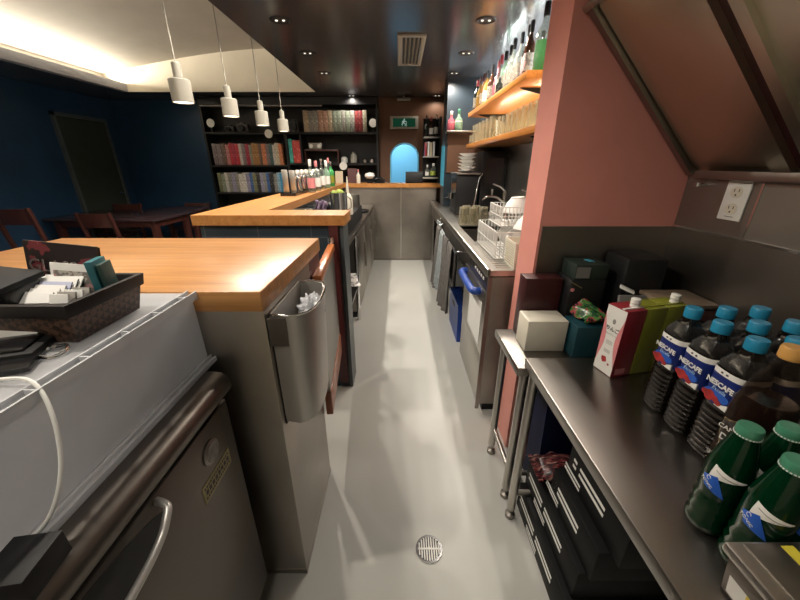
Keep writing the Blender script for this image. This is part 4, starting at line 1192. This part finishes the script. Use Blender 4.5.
build('drip_tray', MB().box(.86,1.05,3.56,3.66,.905,.93), P['steel_dark'], t, .003)
build('spout', MB().cyl((.95,3.63,1.10),.015,.06,12), P['chrome'], t)

# towel bar and towels, blue crate
t = thing('towel_rail', 'steel towel rail fixed to the front of the sink counter', 'rail', (.40,2.85,.80))
build('bar', MB().tube([(.390,2.30,.822),(.390,3.50,.822)], .007), P['chrome'], t)
for y in (2.33,3.47): build('bracket', MB().tube([(.390,y,.822),(.42,y,.824),(.468,y,.824)], .006), P['chrome'], t)
def towel(y0, y1, zlo_f, zlo_b, mat, label, ph):
    def fn(u,v):
        y = y0+(y1-y0)*u; wv = .018*math.sin(15*u+ph)+.008*math.sin(31*u+2*ph)
        L1 = .822-zlo_f; L2 = .822-zlo_b; tot = L1+L2+.03; s = v*tot
        if s < L1: zz = zlo_f+s; x = .390-.013+wv*(1-s/L1)-.022*(1-s/L1)
        elif s < L1+.03:
            a = PI*(s-L1)/.03; x = .390-.013*math.cos(a); zz = .822+.013*math.sin(a)
        else: q = (s-L1-.03); zz = .822-q; x = .390+.013+.5*abs(wv)*(q/L2)
        return (x, y+.01*math.sin(7*v+ph)*(1-abs(2*v-1)), zz)
    o = build('towel', MB().sheet(fn, 26, 34, .004), mat); tag(o, label, 'towel', 'towels on the rail')
towel(2.42,2.64,.30,.55,P['towel'],'grey towel hanging nearest on the steel rail',0)
towel(2.68,2.90,.24,.52,P['towel'],'grey towel second along the steel rail',1.3)
towel(2.94,3.16,.30,.5,P['towel_pale'],'pale blue grey towel third along the steel rail',2.1)
towel(3.22,3.44,.22,.5,P['towel'],'grey towel farthest along the steel rail',3.0)
t = thing('plastic_crate', 'blue plastic crate standing on the floor under the sink counter', 'crate', (.60,2.72,0))
build('crate_body', bwall((.478,.56,2.50,2.95,.0),(.472,.565,2.495,2.955,.33),.006), P['blue'], t)
build('rim', bwall((.470,.567,2.492,2.958,.31),(.469,.568,2.491,2.959,.335),.010), P['blue'], t)
build('handle_hole', MB().box(.4715,.4725,2.66,2.79,.25,.285), P['black'], t)
t = thing('cloth_bag', 'pale cloth bag hanging beyond the towels at the counter end', 'bag', (.43,3.75,.40))
build('bag_cloth', MB().sheet(lambda u,v: (.435+.012*math.sin(8*u+3*v), 3.62+.22*u, .45+.37*v+.01*math.sin(6*u)), 14, 16, .012), P['towel_pale'], t)
build('hook', MB().tube([(.435,3.73,.82),(.44,3.73,.845),(.468,3.73,.845)], .004), P['chrome'], t)

# ------------------------------------------------------------------ bottle and glass shelves
t = thing('wall_shelf', 'upper orange wooden shelf crowded with spirits bottles', 'shelf', (.92,3.26,1.87))
build('board', MB().box(.75,1.088,2.34,4.18,1.872,1.915), P['shelf_wood'], t, .003)
for y in (2.6,3.9): build('bracket', MB().prism([(1.088,1.872),(.80,1.872),(.82,1.862),(1.088,1.80)], 1, y, y+.012), P['black'], t)
build('light_strip', MB().box(1.070,1.088,2.36,4.16,1.9155,1.922), P['led'], t)
t = thing('wall_shelf', 'lower orange wooden shelf lined with drinking glasses', 'shelf', (.92,3.0,1.56))
build('board', MB().box(.75,1.088,1.75,4.18,1.562,1.602), P['shelf_wood'], t, .003)
for y in (2.3,3.9): build('bracket', MB().prism([(1.088,1.562),(.80,1.562),(.82,1.552),(1.088,1.49)], 1, y, y+.012), P['black'], t)
build('light_strip', MB().box(1.070,1.088,1.80,4.16,1.6025,1.618), P['led'], t)
spec = [ # y, x, h, r, glass, cap, shape, label material, liquid, words
 (2.430,.855,.350,.046,'clear','black','round',None,'cap_green_l','large clear bottle with green contents and black cap nearest the salmon wall'),
 (2.60,.835,.318,.034,'brown','black','round','print',None,'dark brown bottle with speckled label, second on the upper shelf'),
 (2.69,.850,.322,.034,'dark','black','sloped','print',None,'black bottle with printed label, third on the upper shelf'),
 (2.80,.840,.315,.034,'clear','black','round','spirit_label',None,'clear bottle with tall black cap, fourth on the upper shelf'),
 (2.95,.835,.322,.036,'clear','black','round','spirit_label',None,'clear bottle with black cap and white label, fifth on the upper shelf'),
 (3.06,.845,.312,.034,'clear','soft_black','sloped','spirit_label',None,'sloping clear bottle with dark cap, sixth on the upper shelf'),
 (3.17,.840,.304,.035,'pale green','soft_black','round','spirit_label',None,'pale green bottle with dark cap, seventh on the upper shelf'),
 (3.28,.835,.306,.034,'clear','red_card','round','beige_grey',None,'clear bottle with red cap and tan label, eighth on the upper shelf'),
 (3.39,.845,.296,.035,'rose','red_card','flask','spirit_label',None,'rosy bottle with red cap, ninth on the upper shelf'),
 (3.56,.835,.304,.036,'brown','black','round','spirit_label',None,'brown bottle with black cap, tenth on the upper shelf'),
 (3.72,.830,.290,.034,'golden','black','round','beige_grey',None,'golden bottle with black cap, eleventh on the upper shelf'),
 (3.86,.830,.300,.034,'amber','maroon','sloped','spirit_label',None,'amber bottle with maroon cap, twelfth on the upper shelf'),
 (3.99,.825,.300,.034,'golden','maroon','flask','spirit_label',None,'golden flask bottle with maroon cap, thirteenth on the upper shelf'),
 (4.12,.820,.300,.034,'dark','red_card','round','spirit_label',None,'dark bottle with red cap at the far end of the upper shelf'),
 (2.76,.965,.310,.034,'amber','black','round','spirit_label',None,'amber bottle in the rear row behind the black bottle'),
 (2.95,.960,.320,.035,'clear','chrome','sloped','spirit_label',None,'clear bottle with silver cap in the rear row'),
 (3.14,.965,.30,.034,'golden','black','round','beige_grey',None,'golden bottle in the rear row behind the pale green bottle'),
 (3.36,.960,.31,.035,'clear','white','round','spirit_label',None,'clear bottle with white cap in the rear row'),
 (3.60,.955,.30,.034,'pale green','black','sloped','spirit_label',None,'pale green bottle in the rear row behind the brown bottle'),
 (3.84,.955,.31,.034,'clear','black','round','spirit_label',None,'clear bottle with black cap in the rear row, far half'),
 (4.06,.950,.30,.034,'amber','soft_black','round','spirit_label',None,'amber bottle at the far end of the rear row'),
 (3.055,.775,.105,.026,'dark','black','round',None,None,'short black miniature bottle at the front of the upper shelf')]
P['cap_green_l'] = M_plain('bright green liqueur', (.015,.30,.05), .2)
for (y,x,h,r,g,cm,sh,lm,lq,words) in spec:
    bottle((x,y,1.916), h, r, GB[g], P[cm], words, sh, P[lm] if lm else None, 'spirits bottles on the upper shelf', liquid=P[lq] if lq else None, name='spirits_bottle', sq=.35 if 'flask' == sh else 0)
tall = None; small = None
G = 'glasses on the lower shelf'
def tglass(x,y,label):
    global tall
    if tall is None:
        tall = thing('tall_glass', label, 'glass', (x,y,1.603), G)
        build('glass_wall', MB().lathe([(.036,1.603),(.039,1.606),(.041,1.74),(.039,1.742),(.036,1.618)], (x,y,0), 20, caps=False), P['glass'], tall)
        build('glass_base', MB().lathe([(0,1.604),(.035,1.604),(.035,1.618),(0,1.618)], (x,y,0), 20), P['glass'], tall)
    else: copy_thing(tall, (x,y,1.603), label)
def sglass(x,y,z,label):
    global small
    if small is None:
        small = thing('tumbler', label, 'glass', (x,y,z), G)
        build('glass_wall', MB().lathe([(.038,z),(.043,z+.003),(.046,z+.082),(.043,z+.083),(.038,z+.012)], (x,y,0), 20, caps=False), P['glass'], small)
        build('glass_base', MB().lathe([(0,z+.001),(.037,z+.001),(.037,z+.012),(0,z+.012)], (x,y,0), 20), P['glass'], small)
    else: copy_thing(small, (x,y,z), label)
for i in range(8): tglass(.82, 2.20+.115*i, f'tall clear glass on the lower shelf, {ORD[i]} from the salmon wall')
for i in range(7): sglass(.80, 3.18+.142*i, 1.603, f'short tumbler in the front row of the lower shelf, {ORD[i]} beyond the tall glasses')
for i in range(6): sglass(.80, 3.18+.142*i, 1.687, f'short tumbler stacked on the front row of the lower shelf, {ORD[i]} beyond the tall glasses')

# pier at the far end of the bar with its small ledge
t = thing('pier_ledge', 'small dark ledge on the navy pier holding two bottles', 'ledge', (.66,4.33,1.73))
build('board', MB().box(.53,1.09,4.24,4.42,1.735,1.752), P['steel_dark'], t, .002)
build('back_panel', MB().box(.57,1.085,4.405,4.42,1.30,1.735), P['brown_wall'], t)
bottle((.585,4.31,1.753), .20, .040, GB['rose'], P['white'], 'round pink bottle with white stopper on the small ledge', 'flask', P['pink_card'], name='spirits_bottle')
bottle((.67,4.30,1.753), .22, .042, GB['pale green'], P['cap_green'], 'bulbous pale green bottle on the small ledge', 'flask', P['label_white'], name='spirits_bottle')
struct('trim_pier', MB().box(.536,.544,4.44,4.74,1.14,1.61), P['turquoise'])

# narrow shelves in the far right corner
t = thing('corner_shelf', 'narrow pale three tier shelf at the far end beside the pier', 'shelf', (.44,5.3,1.14))
for z in (1.20,1.485,1.735): build('shelf_board', MB().box(.335,.565,5.18,5.40,z,z+.018), P['lamp_white'], t, .002)
build('upright', MB().box(.555,.575,5.18,5.40,1.14,2.0), P['soft_black'], t)
build('back_panel', MB().box(.335,.555,5.395,5.41,1.14,2.0), P['soft_black'], t)
items = [('spirits_bottle',.37,1.754,.27,.028,'dark','black',None,'dark bottle at the left of the top corner shelf'),('spirits_bottle',.44,1.754,.25,.030,'brown','red_card','label_white','brown bottle with red cap on the top corner shelf'),
 ('spirits_bottle',.51,1.754,.28,.028,'dark','chrome','label_white','dark bottle with silver cap on the top corner shelf'),
 ('spirits_bottle',.40,1.219,.17,.030,'clear','white','label_white','small clear bottle on the lowest corner shelf'),('spirits_bottle',.49,1.219,.19,.045,'clear','white','lime','round pale bottle with yellow green label on the lowest corner shelf')]
for nm,x,z,h,r,g,cm,lm,words in items:
    bottle((x,5.27,z), h, r, GB[g], P[cm], words, lab_mat=P[lm] if lm else None, name=nm)
for k,(x,wd,mt,words) in enumerate([(.365,.03,'red_card','red book on the middle corner shelf'),(.405,.022,'paper','white book beside the red one on the middle corner shelf'),(.44,.03,'beige_grey','cream book on the middle corner shelf'),(.48,.025,'paper','pale book at the right of the middle corner shelf')]):
    t = thing('book', words, 'book', (x,5.28,1.503))
    build('cover', MB().box(x-wd/2,x+wd/2,5.20,5.36,1.5035,1.68+.01*(k%2)), P[mt], t, .001)
    build('pages', MB().box(x-wd/2+.003,x+wd/2-.003,5.204,5.362,1.506,1.682+.01*(k%2)), P['paper'], t)

# ------------------------------------------------------------------ bookcase
t = thing('bookcase', 'black built in bookcase along the back wall full of books', 'bookcase', (-1.6,5.75,0))
bx0, bx1, by0, by1 = -2.93, -.325, 5.56, 5.89
build('side_panel', MB().box(bx0,bx0+.03,by0,by1,0,2.20), P['black'], t)
build('side_panel', MB().box(bx1-.03,bx1,by0,by1,0,2.20), P['black'], t)
build('divider', MB().box(-1.735,-1.695,by0,by1,0,1.83), P['black'], t)
build('divider', MB().box(-1.51,-1.485,by0,by1,1.384,1.83), P['black'], t)
build('back_board', MB().box(bx0,bx1,5.875,by1,0,2.20), P['black'], t)
build('top_fascia', MB().box(bx0,bx1,by0-.01,by1,2.20,2.295), P['black'], t)
for z,xa,xb in ((.955,bx0+.03,-1.735),(1.355,bx0+.03,-1.735),(1.812,bx0+.03,bx1-.03),(1.385,-1.695,bx1-.03),(.95,-1.695,bx1-.03),(.5,bx0+.03,-1.735)):
    build('shelf', MB().box(xa,xb,by0,by1-.02,z,z+.028), P['soft_black'], t)
build('plinth', MB().box(bx0+.03,bx1-.03,by0+.03,by1-.02,0,.08), P['black'], t)
_bm = {}
def bmat(c):
    k = tuple(round(q,3) for q in c)
    if k not in _bm:
        _bm[k] = M_cover('book spine', [c, c, tuple(q*.55 for q in c), tuple(min(1,q*1.5+.1) for q in c)], 38, .5, (1,1,.8))
    return _bm[k]
CN = {'tan':(.42,.33,.22),'grey':(.25,.24,.21),'pinkish tan':(.40,.23,.16),'grey green':(.22,.25,.19),'dark red':(.18,.012,.014),'speckled':(.28,.25,.18),
 'mauve grey':(.20,.16,.17),'brown':(.13,.08,.06),'pink':(.50,.20,.20),'red':(.46,.025,.04),'crimson':(.33,.015,.05),'white':(.58,.55,.50),'orange':(.58,.20,.09),'dark teal':(.05,.11,.11),
 'gold brown':(.35,.17,.05),'cream':(.55,.48,.36),'blue':(.05,.12,.32),'pale blue':(.25,.40,.52),'black':(.02,.02,.022),'lavender':(.28,.26,.36),'olive':(.16,.17,.09),'bright blue':(.05,.28,.50)}
def bookrow(x0, x1, z, cols, hs, where, group):
    n = len(cols); tot = sum(w for _,w in cols); x = x0; k = (x1-x0)/tot
    for i,(cn,wd) in enumerate(cols):
        w_ = wd*k*.95; h = hs[i%len(hs)]
        b = thing('book', f'{cn} spined book, {ORD[i]} from the left {where}', 'book', (x+w_/2,5.70,z), group)
        build('cover', MB().box(x,x+w_,5.585,5.80,z,z+h), bmat(CN[cn]), b, .002)
        build('page_block', MB().box(x+.003,x+w_-.003,5.59,5.803,z+.003,z+h+.0008), P['paper'], b)
        x += wd*k
bookrow(-1.43,-.49,1.841,[('tan',1.1),('grey',1),('grey',1.1),('pinkish tan',1.1),('pinkish tan',1),('tan',1),('grey green',1),('grey green',1),('grey',.9),('grey green',1),('grey',1),('dark red',.8),('dark red',.9),('speckled',.9)],[.285,.28,.282,.288,.28],'on the top shelf at right','books on the top shelf')
bookrow(-2.86,-1.80,1.384,[('mauve grey',1.2),('mauve grey',1.3),('brown',1.1),('pink',1),('red',.8),('crimson',.8),('red',1),('white',.8),('mauve grey',1),('crimson',1),('grey green',.8),('gold brown',.9),('gold brown',.9),('brown',.8),('orange',1.2),('mauve grey',.9),('dark teal',.9),('white',.7),('cream',1),('orange',.9)],[.30,.29,.30,.285,.31,.30,.295],'on the middle left shelf','books on the middle left shelf')
bookrow(-2.86,-1.78,.984,[('olive',1),('grey green',1),('white',.8),('grey',1),('lavender',1),('grey',.9),('white',1.1),('white',.9),('lavender',1),('blue',.8),('olive',1),('black',1),('lavender',.9),('grey',.8),('blue',.8),('black',1.2),('grey',.9),('pale blue',.8),('bright blue',1),('bright blue',.8)],[.285,.27,.29,.28,.295],'on the lower left shelf','books on the lower left shelf')
for nm,x0,x1,h,c,words in [('book',-1.690,-1.635,.335,(.06,.42,.36),'tall sea green book standing beside the bookcase divider'),('binder',-1.63,-1.515,.315,(.52,.06,.05),'wide red binder beside the sea green book')]:
    b = thing(nm, words, nm, ((x0+x1)/2,5.7,1.414)); build('cover', MB().box(x0,x1,5.575,5.80,1.4135,1.4135+h), bmat(c), b, .002)
    build('page_block', MB().box(x0+.004,x1-.004,5.58,5.803,1.418,1.4135+h+.001), P['paper'], b)
# odds and ends in the bookcase
for x,z,words in [(-2.81,1.963,'round white disc lamp at the left of the top shelf'),(-.40,1.963,'round white disc lamp at the right of the top shelf'),(-1.95,1.815,'round white disc lamp hanging at the front of the middle left shelf'),(-.87,1.372,'round white disc lamp at the front of the right shelf')]:
    t = thing('disc_lamp', words, 'lamp', (x,5.55,z))
    m = Matrix.Rotation(PI/2,4,'X'); q = 5.545 if x not in (-2.81,-.40) else 5.60
    build('lamp_face', MB().lathe([(0,0),(.052,0),(.058,.006),(.058,.014),(0,.014)], (x,q,z), 28, m=m), P['white'], t)
    build('stem', MB().box(x-.006,x+.006,q,q+.012,z-.12 if q > 5.55 else z-.02,z), P['black'], t)
for x,w_,h,words in [(-2.58,.14,.09,'small dark camera body on the upper left bookcase shelf'),(-2.38,.17,.12,'larger dark camera body on the upper left bookcase shelf'),(-1.60,.14,.16,'dark grey camera turned sideways on the top shelf beside the books')]:
    t = thing('camera', words, 'camera', (x,5.68,1.841))
    gm = M_cache('charcoal casing', (.045,.043,.042))
    build('body', MB().box(x-w_/2,x+w_/2,5.66,5.74,1.841,1.841+h), gm, t, .01)
    build('lens', MB().cyl((x,5.60,1.841+h*.5), h*.33, .06, 18, 1), P['soft_black'], t)
    build('viewfinder', MB().box(x-w_*.2,x+w_*.2,5.67,5.73,1.841+h,1.841+h+.02), gm, t, .004)
t = thing('riser_shelf', 'small brown riser shelf inside the right bookcase compartment', 'shelf', (-1.2,5.7,1.414))
build('board', MB().box(-1.46,-.945,5.60,5.82,1.585,1.605), P['chair_wood'], t, .002)
for x in (-1.46,-.960): build('leg', MB().box(x,x+.015,5.60,5.82,1.4135,1.585), P['chair_wood'], t)
t = thing('radio', 'small silver grey radio on the riser shelf', 'radio', (-1.30,5.7,1.606))
build('body', MB().box(-1.40,-1.20,5.64,5.74,1.606,1.70), P['steel_dark'], t, .006)
for x in (-1.36,-1.24): build('speaker', MB().cyl((x,5.634,1.652),.028,.008,16,1), P['white'], t)
for i,(x,r,h,mt,words) in enumerate([(-.87,.05,.09,'white','white cup on the right bookcase shelf'),(-.72,.05,.14,'lamp_white','pale figurine jar on the right bookcase shelf'),(-.55,.04,.06,'steel_dark','small grey pot on the right bookcase shelf'),(-.44,.045,.07,'steel','small steel pot at the right end of the bookcase shelf')]):
    t = thing('jar', words, 'jar', (x,5.68,1.414))
    build('body', MB().lathe([(r*.7,1.4135),(r,1.42),(r,1.4135+h*.75),(r*.6,1.4135+h)], (x,5.68,0), 20), P[mt], t)
    build('lid', MB().lathe([(r*.65,1.4135+h),(r*.5,1.4135+h*1.12),(0,1.4135+h*1.15)], (x,5.68,0), 16), P['steel_dark'], t)

# ------------------------------------------------------------------ ceiling fittings
def lamp_spot(parent, loc, power, size=2.75, blend=.55, col=(1,.91,.79), rad=.022):
    l = bpy.data.lights.new('spot', 'SPOT'); l.energy = power; l.spot_size = size; l.spot_blend = blend; l.color = col; l.shadow_soft_size = rad
    o = bpy.data.objects.new('spot_light', l); COL.objects.link(o); o.parent = parent
    o.location = Vector(loc)-world_loc(parent); return o
PW = 46
dls = []
for side, xx in (('left',-.81),('right',.58)):
    for i, y in enumerate((.67,1.38,2.09,2.805,3.53,4.226,5.50)):
        if side == 'right' and y < 2.0: continue
        dls.append((xx if y < 5 else (.53 if xx > 0 else -.69), y, f'black twin recessed downlight, {ORD[i if side=="left" else i-2]} of the {side} row of the dark ceiling'))
for x, y, words in dls:
    t = thing('downlight', words, 'downlight', (x,y,CZ), 'downlights in the dark ceiling')
    build('trim_ring', MB().lathe([(.052,-.002),(.060,-.006),(.068,-.003),(.070,0),(.05,0)], (x,y,CZ), 28, caps=False), P['black'], t)
    build('reflector', MB().lathe([(.0,-.0008),(.052,-.0012)], (x,y,CZ), 28, caps=False), P['soft_black'], t)
    for dx in (-.024,.024): build('bulb', MB().lathe([(0,-.007),(.007,-.006),(.010,-.002)], (x+dx,y,CZ), 16), P['bulb'], t)
    lamp_spot(t, (x,y,CZ-.02), PW*((.15 if x > 0 else .3) if y > 5 else 1.15 if y < 1 else .5 if y < 1.5 else .38 if (x > 0 and y < 2.5) else 1.05))
for x, y, words in [(-2.32,3.45,'small round downlight in the beige vault, left one'),(-1.96,3.30,'small round downlight in the beige vault beside the first pendant cord')]:
    z = vz(x); t = thing('downlight', words, 'downlight', (x,y,z))
    build('trim_ring', MB().lathe([(.045,-.010),(.062,-.012),(.064,.004),(.045,.004)], (x,y,z), 24, caps=False), P['white'], t)
    build('bulb', MB().lathe([(0,-.008),(.045,-.008)], (x,y,z), 24, caps=False), P['bulb'], t)
t = thing('air_vent', 'cream slatted air vent set lengthwise in the dark ceiling', 'vent', (.09,3.47,CZ))
fr = MB().box(-.02,.20,3.06,3.10,CZ-.014,CZ).box(-.02,.20,3.85,3.89,CZ-.014,CZ).box(-.02,.02,3.10,3.85,CZ-.014,CZ).box(.165,.20,3.10,3.85,CZ-.014,CZ)
build('frame', fr, P['lamp_white'], t, .002)
build('cavity', MB().box(.0,.19,3.08,3.87,CZ-.003,CZ-.001), P['vent_grey'], t)
for k in range(4): build('slat', MB().obox((.045+.033*k,3.475,CZ-.008),(.014,.75,.004),0,0,.5), P['lamp_white'], t)
t = thing('emergency_light', 'small flat white emergency light fitting above the exit sign', 'light', (.06,5.52,2.2))
build('housing', MB().box(-.04,.15,5.50,5.58,2.245,2.275), P['lamp_white'], t, .006)
build('stem', MB().cyl((.055,5.54,2.275),.012,.025,12), P['lamp_white'], t)
t = thing('exit_sign', 'green running man exit sign in a cream frame above the arch', 'sign', (.06,5.62,1.88))
build('frame', MB().box(-.150,.272,5.60,5.649,1.885,2.055), P['lamp_white'], t, .004)
pn = build('panel', MB().box(-.105,.228,5.597,5.60,1.915,2.025), P['exit_green'], t)
SG = M_emit('lit sign white', (.6,.8,.7), .45)
mn = MB()
def lim(a,b,w=.012): 
    dx,dz = b[0]-a[0], b[1]-a[1]; l = math.hypot(dx,dz); ox,oz = -dz/l*w/2, dx/l*w/2
    mn.prism([(a[0]+ox,a[1]+oz),(b[0]+ox,b[1]+oz),(b[0]-ox,b[1]-oz),(a[0]-ox,a[1]-oz)],1,5.5955,5.597)
mn.prism([(.064+.010*math.cos(2*PI*k/12),2.012+.010*math.sin(2*PI*k/12)) for k in range(12)],1,5.5955,5.597)
lim((.060,1.998),(.050,1.965),.020); lim((.058,1.995),(.085,1.985),.009); lim((.056,1.995),(.032,1.982),.009); lim((.052,1.966),(.080,1.950),.010); lim((.080,1.950),(.078,1.925),.010); lim((.048,1.966),(.026,1.940),.010)
build('running_man', mn, SG, pn)
mn = MB(); mn.prism([(.030,1.985),(.10,1.985),(.10,1.92),(.094,1.92),(.094,1.979),(.036,1.979),(.036,1.92),(.030,1.92)],1,5.5962,5.597)
build('doorway_print', mn, SG, pn)
# pale lighting track above the bookcase
t = thing('light_track', 'thin pale track fixed below the ceiling above the bookcase', 'track', (-2.0,5.5,2.16))
build('track_body', MB().box(-2.87,-1.12,5.485,5.515,2.165,2.185), M_cache('grey aluminium', (.22,.21,.20)), t, .002)
for x in (-2.6,-1.4): build('hanger', MB().cyl((x,5.5,2.185),.006,CZ-2.185,8), P['black'], t)

# pendants
WP = ['nearest','second','third','farthest']
for i, (y, x) in enumerate(((2.16,-1.215),(2.75,-1.222),(3.36,-1.225),(3.94,-1.225))):
    zt = vz(x)
    t = thing('pendant_lamp', f'cream cylinder pendant lamp over the bar, {WP[i]} of the four', 'pendant', (x,y,1.71), 'pendant lamps over the bar')
    build('lamp_shade', MB().lathe([(.050,1.719),(.054,1.717),(.054,1.826),(.047,1.832),(.023,1.833),(.023,1.905),(.016,1.912),(0,1.914)], (x,y,0), 32, caps=False), P['lamp_white'], t)
    build('diffuser', MB().lathe([(0,1.721),(.050,1.721)], (x,y,0), 28, caps=False), P['glow'], t)
    build('cord', MB().tube([(x,y,1.91),(x,y,zt)], .0035, 8), P['lamp_white'], t)
    build('ceiling_cup', MB().lathe([(.03,zt-.02),(.035,zt+.01)], (x,y,0), 18), P['lamp_white'], t)
    lamp_spot(t, (x,y,1.70), 10, 2.4, .8)

# ------------------------------------------------------------------ dining side
t = thing('dining_table', 'long dark polished dining table by the navy wall', 'table', (-3.7,4.6,0))
build('table_top', MB().box(-4.40,-2.98,4.18,5.02,.745,.78), P['table_wood'], t, .006)
build('apron', MB().box(-4.32,-3.06,4.26,4.94,.66,.745), P['chair_wood'], t)
for x in (-4.30,-3.10):
    for y in (4.28,4.92): build('leg', MB().box(x-.035,x+.035,y-.035,y+.035,0,.745), P['chair_wood'], t, .004)
t = thing('dining_table', 'second dark polished dining table behind the far bar end', 'table', (-3.4,5.3,0))
build('table_top', MB().box(-3.75,-3.02,5.06,5.50,.745,.78), P['table_wood'], t, .006)
for x in (-3.68,-3.09):
    for y in (5.12,5.44): build('leg', MB().box(x-.03,x+.03,y-.03,y+.03,0,.745), P['chair_wood'], t, .004)
def chair(loc, rz, label, H=.87):
    """wooden chair facing +y before it is turned"""
    t = thing('dining_chair', label, 'chair', loc, 'dark wooden dining chairs'); m = Matrix.Translation(loc) @ Matrix.Rotation(rz,4,'Z')
    W = .19
    def bx(mb, *a): return mb.box(*a, m)
    build('seat', bx(MB(), -W-.01,W+.01,-.18,.22,.43,.46), P['chair_wood'], t, .008)
    for s in (-1,1):
        build('front_leg', bx(MB(), s*W-.018,s*W+.018,.18,.215,0,.43), P['chair_wood'], t, .003)
        mb = MB(); vs = []
        for z,yo in ((0,-.20),(.45,-.17),(H,-.25)):
            for dx,dy in ((-.018,-.018),(.018,-.018),(.018,.018),(-.018,.018)): vs.append(m @ Vector((s*W+dx,yo+dy,z)))
        fs = [(3,2,1,0),(8,9,10,11)]
        for r_ in range(2):
            for k in range(4): fs.append((4*r_+k,4*r_+(k+1)%4,4*r_+4+(k+1)%4,4*r_+4+k))
        mb.add(vs, fs); build('rear_leg', mb, P['chair_wood'], t, .003)
    mb = MB().obox((0,-.236,H-.095),(2*W-.03,.018,.17),0,.19); mb.v = [tuple(m @ Vector(p)) for p in mb.v]
    build('backrest', mb, P['chair_wood'], t, .004)
    build('stretcher', bx(MB(), -W,W,.19,.205,.22,.25), P['chair_wood'], t)
chair((-4.03,3.80,0), .0, 'dark wooden dining chair at the left edge, back towards the bar', .98)
chair((-3.60,4.26,0), 0, 'dark wooden dining chair centred before the long table, back towards the bar')
chair((-4.18,5.06,0), PI, 'dark wooden dining chair on the far side of the long table by the door', .84)
chair((-3.42,5.60,0), PI, 'dark wooden dining chair behind the second table near the bookcase', .80)

# ------------------------------------------------------------------ lamps that light the room, and one added fill
def area(name, loc, rot, sx, sy, power, col=(1,.86,.66), parent=None):
    l = bpy.data.lights.new(name, 'AREA'); l.shape = 'RECTANGLE'; l.size = sx; l.size_y = sy; l.energy = power; l.color = col
    o = bpy.data.objects.new(name, l); COL.objects.link(o); o.rotation_euler = rot; o.location = loc
    return o
t = thing('cove_lamp', 'hidden strip lamp lying behind the pale cove fascia', 'lamp', (-3.80,2.0,2.362))
build('strip', MB().box(-3.84,-3.80,-1.2,5.2,2.361,2.375), P['led'], t)
area('cove_light', (-3.82,2.0,2.40), (0,PI+.75,0), .06, 6.3, 150, (1,.90,.74))
area('shelf_light_upper', (1.06,3.26,1.945), (0,PI-.35,0), .03, 1.8, 20, (.9,.97,1))
area('shelf_light_lower', (1.06,2.98,1.63), (0,PI-.35,0), .03, 2.3, 7, (1,.82,.52))
area('blue_room_light', (-.1,6.5,2.25), (0,0,0), .8, .8, 30, (1,1,1))
area('added_fill_light', (-.35,-.35,2.28), (0,0,0), .6, .3, 9, (1,.92,.80))  # unseen fill lamp added to brighten the storage box and fridge
